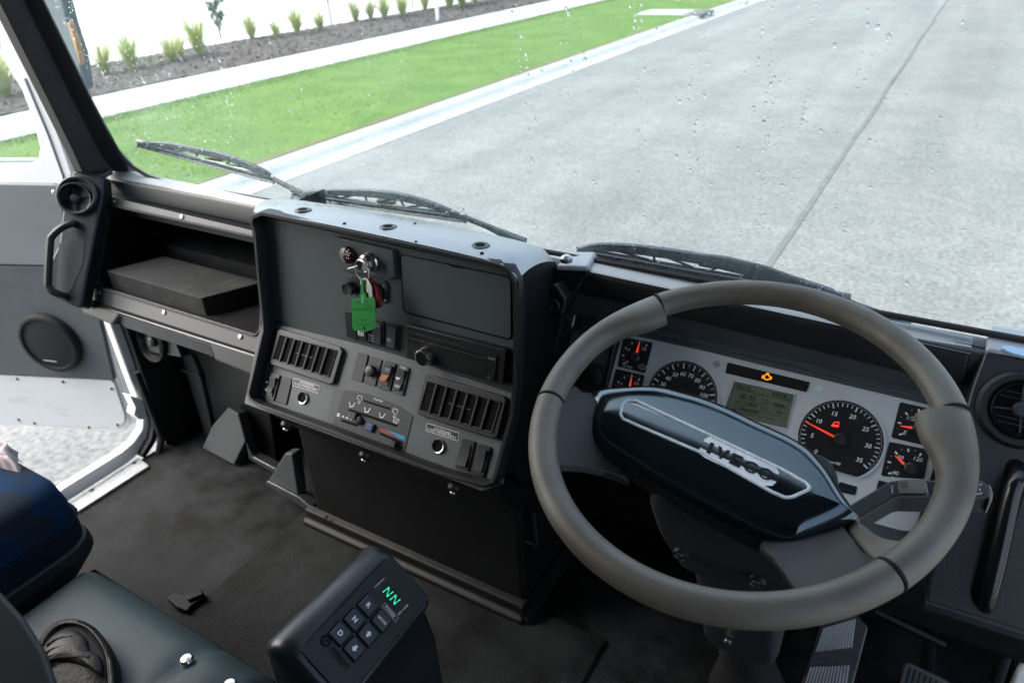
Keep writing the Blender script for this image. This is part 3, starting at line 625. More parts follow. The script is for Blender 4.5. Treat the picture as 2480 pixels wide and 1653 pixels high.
obj('vent_ring', MB().lathe(DP, c, [(.046, -.01), (.046, .010), (.042, .014), (.037, .010), (.034, -.006)], 36), M['dark'], ep)
bp = Pl(DP.w(c[0] - .005, c[1] - .006, .006), (DP.n + V3((.32, 0, -.14))), DP.u)
bl_ = obj('vent_ball', MB().lathe(bp, (0, 0), [(.035, -.02), (.036, .004), (.034, .012), (.031, .010), (.029, -.012)], 32), M['dark'], ep)
obj('vent_spokes', MB().loft([[bp.w(u, v, h) for u, v in ((-.029, -.0015), (.029, -.0015), (.029, .0015), (-.029, .0015))] for h in (-.01, .002)]).loft([[bp.w(u, v, h) for u, v in ((-.0015, -.029), (.0015, -.029), (.0015, .029), (-.0015, .029))] for h in (-.01, .003)]), M['dark'], ep)
obj('vent_hub', MB().lathe(bp, (0, 0), [(.009, -.01), (.009, .006), (.006, .009), (.001, .0095)], 18), M['blank'], ep)
hp = [DP.off(h).at(*p) for p, h in (((186, 545), -.005), ((176, 541), .014), ((149, 551), .026), ((126, 572), .028), ((121, 590), .028), ((116, 680), .028), ((119, 697), .027), ((130, 708), .024), ((152, 716), .010), ((162, 721), -.006))]
obj('grab_handle', MB().tube(cat2(hp, 4), .0085, 10), M['black'], ep)
obj('handle_recess', MB().prism(DP, rnd(px(DP, [(143, 592), (178, 562), (206, 584), (200, 640), (168, 712), (136, 700)]), .01), -.03, .0008), M['bracket'], ep, smooth=False)
# post between console and driver's dash, with its coat hook
PP = tilt((0, .945, EYE.z - .5), 12)
obj('divider_post', MB().prism(PP, px(PP, [(1344, 645), (1427, 648), (1423, 668), (1374, 735), (1340, 865), (1290, 1060), (1180, 1030), (1262, 800), (1322, 690)]), -.05, 0), M['black'], dash, .006, seg=3)
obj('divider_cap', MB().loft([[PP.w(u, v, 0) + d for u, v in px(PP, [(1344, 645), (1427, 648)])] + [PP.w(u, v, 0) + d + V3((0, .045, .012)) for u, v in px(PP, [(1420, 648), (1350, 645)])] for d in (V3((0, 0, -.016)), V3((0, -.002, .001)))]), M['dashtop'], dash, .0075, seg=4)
hk = obj('bottle_hook', MB().prism(PP.off(.03), px(PP.off(.03), [(1323, 693), (1344, 686), (1372, 727), (1361, 770), (1309, 752)]), -.04, 0), M['black'], dash, .006, seg=3)
hp_ = PP.off(.0305); obj('hook_boss', MB().lathe(hp_, hp_.uv(1341, 740), [(.011, 0), (.010, .0025), (.008, .0012)], 22), M['dark'], hk)
obj('divider_rib', MB().tube([PP.off(.004).at(1314, 780), PP.off(.004).at(1262, 960), PP.off(.004).at(1236, 1030)], .006, 8), M['black'], dash)
obj('ledge_clip', MB().lathe(hor(-.455), hor(-.455).uv(1372, 626), [(.010, -.005), (.010, .002), (.005, .006)], 14), M['steel'], dash)
# driver's right end piece
DR = tilt(onY(2349, 854, .95), 33)
rp = [(2388, 846), (2352, 940), (2333, 1010), (2238, 1450), (2244, 1460), (2640, 1580), (2760, 920)]
rp_ = obj('driver_end_piece', MB().prism(DR, rnd(px(DR, rp), .006), -.05, 0), M['dash'], dash, .007, seg=3)
tq = [DR.at(2388, 846), DR.at(2760, 920)]
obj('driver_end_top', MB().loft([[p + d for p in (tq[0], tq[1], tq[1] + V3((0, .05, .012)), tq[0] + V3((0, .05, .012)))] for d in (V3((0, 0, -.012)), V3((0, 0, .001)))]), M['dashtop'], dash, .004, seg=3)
DT = Pl(DR.at(2388, 846) + V3((0, 0, .0032)), (0, -.24, .97), (1, 0, 0))
obj('blue_patch', MB().prism(DT, rnd(px(DT, [(2417, 841), (2440, 839), (2495, 851), (2495, 868), (2450, 857)]), .008), -.001, .002), mat('pale_blue', (.38, .58, .80), .5, .3, var=.05), dash)  # flat pale blue patch on the end piece top
c = DR.uv(2473, 992)
obj('vent_ring', MB().lathe(DR, c, [(.0475, -.004), (.0475, .003), (.043, .009), (.037, .009), (.0335, .004), (.0325, -.001)], 44), M['black'], rp_)
obj('vent_collar', MB().lathe(DR, c, [(.0325, -.002), (.0325, .006), (.0305, .008), (.0290, .006), (.0282, -.001)], 44), M['gloss'], rp_)
obj('vent_throat', MB().flat(DR, [(c[0] + .0285 * math.cos(tp_), c[1] + .0285 * math.sin(tp_)) for tp_ in [6.2832 * k / 36 for k in range(36)]], .0011), M['void'], rp_, smooth=False)
mb = MB()
for a in (8, 98):
    ca, sa = math.cos(rad(a)), math.sin(rad(a)); mb.loft([[DR.w(c[0] + u * ca - v * sa, c[1] + u * sa + v * ca, h) for u, v in ((-.028, -.0009), (.028, -.0009), (.028, .0009), (-.028, .0009))] for h in (.0013, .0042 + a * 1e-5)])
obj('vent_spokes', mb, M['blank'], rp_)
for k, d_ in enumerate((-.019, -.0125, .0125, .019)):
    hl_ = math.sqrt(.0275 ** 2 - d_ ** 2); obj('louvre', MB().loft([[DR.w(c[0] + u, c[1] + d_ + v, h) for u, v in ((-hl_, -.0005), (hl_, -.0005), (hl_, .0005), (-hl_, .0005))] for h in (.0013, .003)]), M['dark'], rp_, smooth=False)
obj('vent_hub', MB().lathe(DR, c, [(.0100, .001), (.0100, .006), (.0075, .010), (.001, .011)], 24), M['blank'], rp_)
hp = [DR.off(h).at(*p) for p, h in (((2469, 1128), -.01), ((2464, 1160), .012), ((2450, 1200), .018), ((2420, 1340), .018), ((2394, 1448), .014), ((2386, 1468), -.008))]
obj('grab_handle', MB().tube(cat2(hp, 5), .0100, 12), M['gloss'], rp_)
rc = [(2440, 1110), (2478, 1112), (2492, 1150), (2410, 1455), (2385, 1476), (2356, 1462), (2350, 1430)]
obj('handle_recess', MB().prism(DR, rnd(px(DR, rc), .012), -.02, .0008), M['void'], rp_, smooth=False)
obj('end_lower_roll', MB().tube([DR.off(-.012).at(2240, 1452), DR.off(-.012).at(2660, 1585)], .012, 10), M['dash'], rp_)
# black knee panel below the driver's dash
KP = tilt((0, .93, EYE.z - .86), -8)
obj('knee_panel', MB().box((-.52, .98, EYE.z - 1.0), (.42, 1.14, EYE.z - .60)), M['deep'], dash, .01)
obj('knee_rib', MB().tube([onY(2120, 1478, .94), onY(2290, 1560, .94)], .004, 8), M['black'], dash)
# ================================================================ CENTRE CONSOLE
con = thing('centre_console', 'grey switch console in a black rounded surround, angled towards the driver', 'console', (-.78, .85, EYE.z - .9))
U = tilt(onY(1100, 845, .81), 5.5)
L = tilt(U.at(960, 859), 33)
# the surround: outline on the two faces, lifted 24 mm towards the cab
RI = .024
Uo, Lo = U.off(RI), L.off(RI)
outl = [(Uo, (613, 560)), (Uo, (606, 536)), (Uo, (611, 518)), (Uo, (636, 509)), (Uo, (1000, 587)), (Uo, (1204, 633)), (Uo, (1236, 648)), (Uo, (1254, 682)), (Uo, (1258, 740)), (Uo, (1256, 930)),
        (Lo, (1246, 1010)), (Lo, (1208, 1150)), (Lo, (1198, 1172)), (Lo, (1172, 1180)), (Lo, (1064, 1151)), (Lo, (764, 1036)), (Lo, (624, 986)), (Lo, (604, 972)), (Lo, (598, 950)), (Lo, (633, 800)), (Uo, (633, 775)), (Uo, (622, 660))]
outl = [(p, q) for p, q in outl]
of = [p.at(*q) for p, q in outl]
cen = sum(of, V3()) / len(of)
inn = [];
nrm = [p.n for p, q in outl]
n_ = len(of)
for i in range(n_):
    t = (of[(i + 1) % n_] - of[i - 1]).normalized(); s = t.cross(nrm[i]).normalized()
    if s.dot(cen - of[i]) < 0: s = -s
    inn.append(of[i] + s * .011)
def bk(ps, d): return [p - nrm[i] * d for i, p in enumerate(ps)]
mid_o = [p.lerp(q, .25) + nrm[i] * .003 for i, (p, q) in enumerate(zip(of, inn))]; mid_i = [p.lerp(q, .75) + nrm[i] * .003 for i, (p, q) in enumerate(zip(of, inn))]
obj('surround', MB().loft([bk(of, .016), bk(of, .004), mid_o, mid_i, bk(inn, .004), bk(inn, RI + .006)], False, False), M['black'], con, angle=50)
# top pad, running forward to the glass
top_f = [Uo.at(*q) for q in ((611, 518), (636, 509), (1000, 587), (1204, 633), (1236, 648), (1254, 682))]
bz = EYE.z - .462
tb = [tilt((0, .962, 0), 0).at(*q) for q in ((662, 492), (700, 483), (1040, 538), (1290, 594), (1325, 606), (1346, 640))]
rows = []
for k in range(9):
    t = k / 8; row = []
    for a, b in zip(top_f, tb):
        p = a.lerp(b, t); p.z += .010 * math.sin(math.pi * t) ** .8 + .004 * min(1, t * 6); row.append(p)
    rows.append(row)
rows.append([p - V3((0, -.01, .03)) for p in rows[-1]])
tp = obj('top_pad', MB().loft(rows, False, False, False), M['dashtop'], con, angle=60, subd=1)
# right and left cheeks
lowl = [(Uo.at(1256, 930) - U.n * .002, V3((-.50, .97, EYE.z - .60))), (Lo.at(1246, 1010) - L.n * .002, V3((-.50, .97, EYE.z - .72))), (Lo.at(1200, 1172) - L.n * .002, V3((-.50, .90, EYE.z - .80)))]
grid = []
for k in range(9):
    t = k / 8; grid.append([rows[k][5] + V3((0, 0, 0)), rows[k][5].lerp(lowl[0][0].lerp(lowl[0][1], t), .4) + V3((.004 * math.sin(3.14 * t), 0, 0))] + [a_.lerp(b_, t) for a_, b_ in lowl])
obj('cheek', MB().loft(grid, False, False, False), M['deep'], con, angle=60)
ck = [Uo.at(606, 536) - U.n * .002, Uo.at(622, 660), Uo.at(633, 785) - U.n * .002, Lo.at(598, 960) - L.n * .002]
obj('cheek', MB().loft([ck, [V3((p.x - .01, 1.0, p.z)) for p in ck]], False, False, False), M['dash'], con, angle=60)
TP = Pl(rows[4][2].lerp(rows[4][3], .2), (rows[4][3] - rows[4][2]).cross(rows[6][2] - rows[2][2]) , (1, 0, 0))
def on_pad(p):
    """the spot of the pad's own surface seen at an image point, with its normal"""
    best = None
    for r_ in range(8):
        for q in range(1, 3):
            for s in range(5):
                for u_ in range(31):
                    a = rows[r_][q].lerp(rows[r_][q + 1], u_ / 30); b = rows[r_ + 1][q].lerp(rows[r_ + 1][q + 1], u_ / 30); w_ = a.lerp(b, s / 5)
                    d = ray(*p).normalized(); e = (w_ - EYE) - d * (w_ - EYE).dot(d)
                    if best is None or e.length < best[0]: best = (e.length, w_, (rows[r_][q + 1] - rows[r_][q]).cross(rows[r_ + 1][q] - rows[r_][q]).normalized())
    return Pl(best[1], best[2] if best[2].z > 0 else -best[2], (1, 0, 0))
for p in ((730.5, 505), (935, 546), (1166, 595)):
    hp2 = on_pad(p)
    hd = obj('mount_hole', MB().lathe(hp2, (0, 0), [(.0150, -.002), (.0135, .0006), (.0105, .0012), (.0088, .0009)], 24), M['dash'], tp)
    obj('hole_bore', MB().lathe(hp2, (-.0005, -.001), [(.0080, .0009), (.0078, .0014)], 18), M['void'], hd)
for p, r_s in (((833, 541), .0032), ((1010, 543), .0022), ((1008, 585), .0022), ((1169, 615), .0030)):
    obj('screw_hole', MB().lathe(on_pad(p), (0, 0), [(r_s, -.001), (r_s * .9, .0008), (.0003, .0009)], 12), M['void'], tp)
# the two faces
pu = [(618, 530), (1250, 672), (1252, 956), (1238, 952), (960, 860), (862, 832), (660, 784), (640, 780)]
up = obj('upper_panel', MB().prism(U, px(U, [(618, 520), (1255, 660), (1256, 957), (960, 859), (862, 831), (636, 777)]), -.01, 0), M['panel'], con, smooth=False)
lowp = obj('lower_panel', MB().prism(L, px(L, [(634, 776), (862, 831), (960, 859), (1256, 957), (1212, 1172), (1168, 1188), (760, 1038), (592, 976)]), -.01, 0), M['panel2'], con, smooth=False)
# lid on the right
plate('lid_gap', U, [(967.5, 614), (1239, 670.5), (1240, 825), (976.5, 756.5)], .0002, .0009, M['void'], con, .009, smooth=False)
lid = plate('lid', U, [(970, 617), (1236.5, 673), (1237.3, 821.5), (979, 753.5)], .0003, .0024, M['panel'], con, .008, .0008)
quad(mb := MB(), U, [(1077, 637.5), (1098, 647), (1120, 650), (1136, 649)], .0027); obj('finger_notch', mb, M['void'], lid, smooth=False)
# raised lock plate
lk = plate('lock_plate', U, [(813.5, 574), (951, 606), (955, 672), (940, 677), (822, 651)], 0, .008, M['panel'], con, .0, .0015)
U8 = U.off(.008)
c = U8.uv(845, 616)
hz = obj('hazard_button', MB().lathe(U8, c, [(.0150, 0), (.0150, .004), (.0135, .008), (.007, .0105), (.001, .0112)], 26), M['hazard'], con)
mb = MB(); Uh = U8.off(.0112); cx_, cy_ = Uh.uv(841, 614)
tri = lambda s: [(cx_ + s * math.cos(rad(a)), cy_ + s * math.sin(rad(a))) for a in (90, 210, 330)]
T_ = tri(.0052)
for a, b in zip(T_, T_[1:] + T_[:1]): bar(mb, Uh, a, b, .0012, .0005)
for a in (20, 60, 120, 160, 255, 285): bar(mb, Uh, (cx_ + .0062 * math.cos(rad(a)), cy_ + .0062 * math.sin(rad(a))), (cx_ + .0095 * math.cos(rad(a)), cy_ + .0095 * math.sin(rad(a))), .0011, .0005)
obj('warning_symbol', mb, M['white'], hz, smooth=False)
c = U8.uv(899, 633)
ig = obj('ignition_lock', MB().lathe(U8, c, [(.0165, 0), (.0165, .004), (.0150, .006), (.0155, .009), (.0150, .016), (.0125, .0185), (.0115, .0175), (.001, .0175)], 30), M['chrome'], con)
IG = U8.off(.0176); obj('lock_barrel', MB().lathe(IG, c, [(.0100, 0), (.0095, .0012), (.0005, .0013)], 22), M['steel'], ig)
# socket with round knob behind the keys
bk_ = plate('socket_plate', U, [(842.5, 667), (850, 665), (932, 681), (938, 690), (937, 728), (929, 733), (852, 709), (845, 700)], 0, .004, M['dark'], con, .003, .001)
U4 = U.off(.004); c = U4.uv(851, 696); obj('round_knob', MB().lathe(U4, c, [(.012, 0), (.0118, .010), (.0105, .012), (.0095, .0105), (.0005, .0100)], 26), M['dark'], bk_)
c = U4.uv(914, 706); obj('round_dial', MB().lathe(U4, c, [(.0145, 0), (.0145, .003), (.0125, .0035), (.011, .0005), (.0005, .0005)], 28), M['void'], bk_)
mb = MB()
for tr_ in (((926, 690), (931, 692), (930, 697)), ((929, 729), (933.5, 724), (934.5, 729.5)), ((847, 671), (850, 670), (849, 674))): quad(mb, U, tr_, .0046)
obj('corner_marks', mb, M['grey'], bk_, smooth=False)
# upper switch bank
def rocker(name, pl, pts, m, cap=None, split=.52, lit=None, mark=None, tilt_up=True, part=con):
    """switch body with a two-faced rocker cap"""
    b = plate(name, pl, pts, 0, .0035, M['dark'] if m is None else m, part, .0018, .0007)
    if cap:
        q = px(pl.off(.0035), pts); A, B, C_, D_ = [V3((*p, 0)) for p in q]
        def bl(s, t): return ((A.lerp(B, s)).lerp(D_.lerp(C_, s), t)).xy
        h_hi, h_mid = .0085, .0035
        sec = []
        for s in (.18, .82):
            col = []
            for t, h in ((.13, h_hi if tilt_up else .0055), (split, h_mid + .002), (.87, .0055 if tilt_up else h_hi)):
                p = bl(s, t); col.append(pl.w(p[0], p[1], h))
            p = bl(s, .87); col.append(pl.w(p[0], p[1], .003)); p = bl(s, .13); col.append(pl.w(p[0], p[1], .003)); sec.append(col)
        obj('rocker', MB().loft(sec), cap, b, .0006)
    return b
plate('blank', U, [(833.5, 753), (851, 757), (866, 824), (840, 815.5)], 0, .003, M['dark'], con, .0015, .0006)
s2 = rocker('rocker_switch', U, [(862, 760), (890, 767), (896, 832), (868, 823)], None, M['dark'], .5)
mb = MB(); text(mb, U, 'BII', (866.5, 811), (880, 814.5), (867, 800.5), .0095, .01); obj('lettering', mb, M['white'], s2, smooth=False)
s3 = rocker('rocker_switch', U, [(897, 770), (928, 778), (931, 842), (901, 833)], None, M['dark'], .55, tilt_up=False)
mb = MB()
for k in range(3): bar(mb, U, U.uv(901, 806 + 6 * k), U.uv(914, 809.5 + 6 * k), .0009, .0092)
text(mb, U, 'OIL', (909, 790), (920, 793), (909, 784.5), .0092); obj('lettering', mb, M['grey'], s3, smooth=False)
s4 = rocker('rocker_switch', U, [(935, 779), (966, 788), (964, 851), (933, 842)], None, M['blank'], .52, tilt_up=False)
mb = MB(); U9 = U.off(.0092); c = U9.uv(942, 824)
for k in range(16): bar(mb, U9, (c[0] + .0024 * math.cos(.3927 * k), c[1] + .0024 * math.sin(.3927 * k)), (c[0] + .0024 * math.cos(.3927 * k + .4), c[1] + .0024 * math.sin(.3927 * k + .4)), .0007, 0)
for a in (0, 45, 90, 135, 180): bar(mb, U9, (c[0] + .0036 * math.cos(rad(a)), c[1] + .0036 * math.sin(rad(a))), (c[0] + .0056 * math.cos(rad(a)), c[1] + .0056 * math.sin(rad(a))), .0008, 0)
for k in range(6): bar(mb, U, U.uv(960.5, 796 + 8 * k), U.uv(960, 801 + 8 * k), .0008, .0042)
obj('lettering', mb, M['white'], s4, smooth=False)
# radio
rad_ = plate('radio', U, [(983, 786), (1226, 848), (1218, 933), (984, 867)], 0, .012, M['dark'], con, .004, .002)
plate('face', U, [(987, 802), (1203, 862), (1198, 922), (988, 862)], .010, .0145, M['black'], rad_, .003, .0008)
UR = U.off(.0146)
mb = MB(); bar(mb, UR, UR.uv(987, 816.5), UR.uv(1201, 874.5), .0010, .0003); obj('silver_line', mb, M['steel'], rad_, smooth=False)
plate('display', U, [(1086, 854), (1177, 880), (1174, 905), (1086, 880)], .0140, .0150, M['lcdink'], rad_, .002)
c = UR.uv(1032, 860); kn = obj('volume_knob', MB().lathe(UR, c, [(.0150, 0), (.0145, .010), (.0135, .0135), (.0120, .0140)], 32), M['chrome'], rad_)
obj('knob_face', MB().lathe(UR, c, [(.0120, .0125), (.0115, .0146), (.0005, .0148)], 28), M['void'], rad_)
c = UR.uv(998, 843); mb = MB()
for k in range(20): bar(mb, UR, (c[0] + .0055 * math.cos(.314 * k), c[1] + .0055 * math.sin(.314 * k)), (c[0] + .0055 * math.cos(.314 * k + .33), c[1] + .0055 * math.sin(.314 * k + .33)), .0008, .0004)
for a in (0, 90, 180, 270): bar(mb, UR, (c[0] + .0065 * math.cos(rad(a)), c[1] + .0065 * math.sin(rad(a))), (c[0] + .0115 * math.cos(rad(a)), c[1] + .0115 * math.sin(rad(a))), .0007, .0004)
obj('button_pad', mb, M['faint'], rad_, smooth=False)
mb = text(MB(), U, 'clarion', (1181, 867.5), (1199.5, 872.5), (1181, 862), .0151, .01); obj('lettering', mb, M['grey'], rad_, smooth=False)
mb = MB()
for k in range(6): bar(mb, UR, UR.uv(1086 + 17 * k, 896 + 5 * k), UR.uv(1091 + 17 * k, 897.5 + 5 * k), .0012, .0003)
obj('preset_marks', mb, M['faint'], rad_, smooth=False)
c = UR.uv(1185, 915); obj('aux_socket', MB().lathe(UR, c, [(.0034, 0), (.0034, .001), (.0020, .0012), (.0018, 0.0)], 16), M['steel'], rad_)
# lower panel: vents
def vent(outer, inner, slats, lean):
    b = plate('air_vent', L, outer, 0, .008, M['dark'], con, .0, .0015)
    Lv = L.off(.0085); ii = rnd(px(Lv, inner), .001, 1)
    obj('opening', MB().flat(Lv, ii, .0), M['void'], b, smooth=False)
    obj('bezel', MB().tube([Lv.w(u, v, .0005) for u, v in ii], .0012, 6, True), M['blank'], b)
    q = [V3((*p, 0)) for p in px(Lv, inner)]
    for k in range(slats):
        t = (k + 1) / (slats + 1); a = q[0].lerp(q[1], t); d = q[3].lerp(q[2], t)
        s = (q[1] - q[0]).normalized() * .0011
        obj('slat', MB().loft([[Lv.w(*(a - s).xy, h), Lv.w(*(a + s).xy, h), Lv.w(*(d + s).xy, h), Lv.w(*(d - s).xy, h)] for h in (.0004, .004)]), M['bracket'], b, smooth=False)
    a = q[0].lerp(q[3], .5); d = q[1].lerp(q[2], .5); mb = bar(MB(), Lv, a.lerp(d, .36).xy, a.lerp(d, .66).xy, .0012, .0009); obj('adjuster', mb, M['faint'], b, smooth=False)
    return b
vent([(672, 799), (681, 797.5), (823, 840), (828.5, 850), (806, 927), (797, 930.5), (657, 882.5), (653.5, 877)], [(678.6, 810.6), (816, 849), (796, 912.6), (660.8, 869)], 6, 0)
vent([(1028, 907.6), (1038.6, 905.8), (1219.7, 958.6), (1226, 968.8), (1204, 1056.8), (1194, 1062), (1011.8, 1003), (1008.7, 994)], [(1036, 921.6), (1213, 974), (1191.6, 1046.6), (1017, 993)], 6, 0)
s1 = rocker('rocker_switch', L, [(655.7, 902), (677.5, 908), (662, 970.5), (640, 962.5)], None, M['dark'], .52)
mb = MB(); quad(mb, L, [(646, 934), (659.5, 938), (656, 953), (642, 948)], .0078); obj('worn_lens', mb, M['panel'], s1, smooth=False)
mb = MB(); bar(mb, L, L.uv(650.5, 944), L.uv(653, 944.8), .0022, .0082); bar(mb, L, L.uv(654, 925), L.uv(656, 925.6), .002, .0088); obj('mark', mb, M['white'], s1, smooth=False)
plate('blank', L, [(683.7, 911), (706.7, 917.5), (692.7, 980.3), (666, 972.5)], 0, .0025, M['blank'], con, .002, .0008)
plate('blank', L, [(866, 852.5), (891.6, 859), (876, 925.6), (850, 917.8)], 0, .0025, M['blank'], con, .002, .0008)
kb = plate('knob_switch', L, [(898, 862.5), (924.8, 870.4), (908, 935), (881.4, 926.7)], 0, .0025, M['blank'], con, .002, .0008)
L2 = L.off(.0025); c = L2.uv(900.5, 898); obj('push_knob', MB().lathe(L2, c, [(.0100, 0), (.0098, .007), (.0085, .009), (.004, .0098), (.0005, .010)], 26), M['dark'], kb)
am = rocker('rocker_switch', L, [(932.7, 872), (958, 880.5), (943, 946), (913.6, 938)], M['blank'], M['dark'], .55)
quad(mb := MB(), L, [(925, 905), (941, 910), (932, 924), (916.5, 919)], .0085); obj('amber_lens', MB().prism(L.off(.0085), px(L.off(.0085), [(926, 905), (941, 909.5), (932.5, 924), (917, 919.5)]), -.004, 0), M['amber'], am, .0006)
obj('grey_lens', MB().prism(L.off(.0080), px(L.off(.0080), [(933, 882), (949, 886.5), (943, 905), (928, 901)]), -.004, 0), M['panel'], am, .0006)
mb = text(MB(), L, 'LOCK', (932, 895), (943, 898.5), (933, 890.5), .0083); obj('lettering', mb, M['grey'], am, smooth=False)
hn = rocker('rocker_switch', L, [(964.6, 883), (991, 890), (974.8, 957.3), (948, 949.5)], M['blank'], M['dark'], .5)
obj('grey_lens', MB().prism(L.off(.0072), px(L.off(.0072), [(955, 926), (971.5, 931), (966.5, 945), (953, 941)]), -.004, 0), M['blank'], hn, .0006)
mb = text(MB(), L, 'HORN', (968, 891), (982, 894.8), (969.5, 885.5), .0042, .015); text(mb, L, 'ELEC', (956.5, 935.5), (968, 939), (957.5, 930.5), .0076, .015)
Lh = L.off(.0076); bar(mb, Lh, Lh.uv(959, 913), Lh.uv(969, 916), .0016, 0); bar(mb, Lh, Lh.uv(961, 917), Lh.uv(966, 918.5), .002, 0); bar(mb, Lh, Lh.uv(959, 911.5), Lh.uv(959.5, 917), .001, 0)
obj('lettering', mb, M['white'], hn, smooth=False)
for pts, tri_ in (([(1120, 1060.5), (1149.5, 1069.4), (1133.4, 1141.2), (1101, 1132)], 1), ([(1158.5, 1073), (1188.7, 1082), (1170.3, 1154.7), (1138, 1145)], 0)):
    r_ = rocker('rocker_switch', L, pts, None, M['blank'] if not tri_ else M['dark'], .5, tilt_up=bool(tri_ == 0))
    if tri_:
        mb = text(MB(), L, 'OFF', (1120, 1090.5), (1127, 1092.5), (1120.6, 1087.5), .0088); text(mb, L, 'ON', (1114, 1111), (1121, 1113), (1114.8, 1107), .0088); obj('lettering', mb, M['faint'], r_, smooth=False)
# power sockets and their plates
def outlet(pl_pts, line1, line2, c_px, r):
    lp_ = plate('label_plate', L, pl_pts, 0, .0006, M['dark'], con, .0022, smooth=False); Lp = L.off(.0007)
    q = rnd(px(Lp, pl_pts), .0022); mb = ringmb(Lp, q, inset(q, .0008), 0, .0002)
    for s, b in ((line1), (line2)): text(mb, L, s, *b, .0009, .012)
    obj('lettering', mb, M['white'], lp_, smooth=False)
    c = L.uv(*c_px)
    so = obj('power_socket', MB().lathe(L, c, [(r, 0), (r, .003), (r * .93, .0045), (r * .80, .0040), (r * .78, .001)], 32), M['chrome'], con)
    obj('socket_bore', MB().lathe(L, c, [(r * .79, .0012), (r * .77, .0016), (.0005, .0016)], 28, False), M['void'], so)
outlet([(710.5, 914.6), (776, 934), (773.4, 952.6), (707.6, 932.8)], ('ACCESSORIES', ((726, 926.5), (760, 937), (727, 921.6))), ('12 VOLT POWER SUPPLY', ((712.5, 930), (769.5, 947.5), (713.6, 924.8))), (735.5, 963), .0118)
outlet([(1033.6, 1023.2), (1113, 1047.6), (1109.8, 1068.2), (1030.3, 1042.6)], ('ACCESSORIES', ((1049.5, 1039), (1091.5, 1052.5), (1050.8, 1033.6))), ('12 VOLT POWER SUPPLY', ((1033.5, 1040.5), (1104.5, 1063.5), (1034.9, 1034.6))), (1063, 1079.5), .0122)
# heater control
hp_pts = [(834, 944), (868, 948), (912, 961), (960, 980), (1000, 1006), (979, 1092), (806, 1026)]
ht_ = plate('heater_control', L, hp_pts, 0, .0012, M['blank'], con, .0008, smooth=False)
quad(mb := MB(), L, [(810, 941), (834, 945), (806, 1027), (790, 1026)], .0014); obj('side_ramp', mb, M['panel'], ht_, smooth=False)
Lx = L.off(.0014)
def slot(a, b, w_): q = bar(MB(), Lx, Lx.uv(*a), Lx.uv(*b), w_, .0); obj('slot', q, M['void'], ht_, smooth=False)
slot((881, 970), (946, 990), .0035); slot((846, 992), (963, 1031), .0045); slot((826, 1017), (868, 1030), .0045); slot((920, 1049), (976, 1072), .0040)
def slider(x, y, m, r=.0055): pl = Lx; c = pl.uv(x, y); obj('slider', MB().prism(pl, rnd([(c[0] + a * r * 1.2, c[1] + b * r) for a, b in ((-1, -1), (1, -1), (1, 1), (-1, 1))], .001), 0, .010), m, ht_, .001)
slider(848, 1002, M['dark']); slider(861, 1006, M['dark'], .006); slider(957, 1074, M['dark'])
obj('slider_window', bar(MB(), Lx, Lx.uv(853, 1002), Lx.uv(855.5, 1010), .0028, .0106), M['rocker'], ht_, smooth=False)
kp_ = Lx.uv(871, 1017); obj('lever', MB().lathe(Lx, kp_, [(.008, 0), (.0075, .005), (.004, .007), (.0005, .0072)], 18), M['column'], ht_)
obj('push_button', MB().prism(Lx.off(.005), rnd(px(Lx.off(.005), [(887, 1022), (906, 1028), (899, 1046.5), (880, 1039.5)]), .001), -.005, 0), M['dark'], ht_, .0008)
obj('blue_lens', MB().prism(Lx.off(.0056), px(Lx.off(.0056), [(889, 1024), (902, 1028), (897, 1043), (883, 1037.5)]), -.002, 0), M['blue'], ht_, .0005)
quad(mb := MB(), L, [(922, 1036), (929, 1038), (967, 1061), (920, 1043)], .0018); obj('hot_wedge', mb, M['redband'], ht_, smooth=False)
quad(mb := MB(), L, [(931, 1038), (981, 1056), (979, 1065), (968, 1061)], .0018); obj('cold_wedge', mb, M['cyan'], ht_, smooth=False)
mb = text(MB(), L, 'InterAir', (905, 967), (927, 974.5), (906, 961.5), .0018)
def icon(x, y, kind, s=.0065):
    c = Lx.uv(x, y); q = lambda a, b: (c[0] + a * s, c[1] + b * s)
    if kind == 'seat':
        bar(mb, Lx, q(-1, .6), q(-.3, -.7), s * .22, .0005); bar(mb, Lx, q(-.3, -.6), q(.5, -.3), s * .25, .0006); bar(mb, Lx, q(.5, -.4), q(1, .9), s * .25, .0007)
    elif kind == 'screen':
        for a, b in (((-1, .8), (1, .5)), ((1, .5), (.6, -.7)), ((.6, -.7), (-.7, -.6)), ((-.7, -.6), (-1, .8))): bar(mb, Lx, q(*a), q(*b), s * .14, .0005)
        for k in (-.4, 0, .4): bar(mb, Lx, q(k, -.5), q(k, .4), s * .12, .0006)
    elif kind == 'cab':
        for a, b in (((-.7, .9), (.7, .9)), ((.7, .9), (.7, -.3)), ((-.7, .9), (-.9, 0)), ((-.9, 0), (0, -.1))): bar(mb, Lx, q(*a), q(*b), s * .13, .0005)
        for k in range(10): bar(mb, Lx, q(.1 + .4 * math.cos(.63 * k), -.8 + .4 * math.sin(.63 * k)), q(.1 + .4 * math.cos(.63 * k + .65), -.8 + .4 * math.sin(.63 * k + .65)), s * .12, .0005)
    elif kind == 'fan':
        for a in (45, 135, 225, 315): bar(mb, Lx, q(0, 0), q(.8 * math.cos(rad(a)), .8 * math.sin(rad(a))), s * .4, .0005)
for x, y, k in ((852, 980, 'seat'), (889, 993, 'seat'), (925, 1006, 'seat'), (871, 966, 'cab'), (957, 998, 'cab'), (959, 1018, 'screen')): icon(x, y, k)
icon(820, 1004, 'fan', .0052)
for k in range(3): bar(mb, Lx, Lx.uv(829 + 9 * k, 1007.5 + 3 * k), Lx.uv(834 + 9 * k, 1009 + 3.4 * k), .0022, .0005)
obj('symbols', mb, M['white'], ht_, smooth=False)
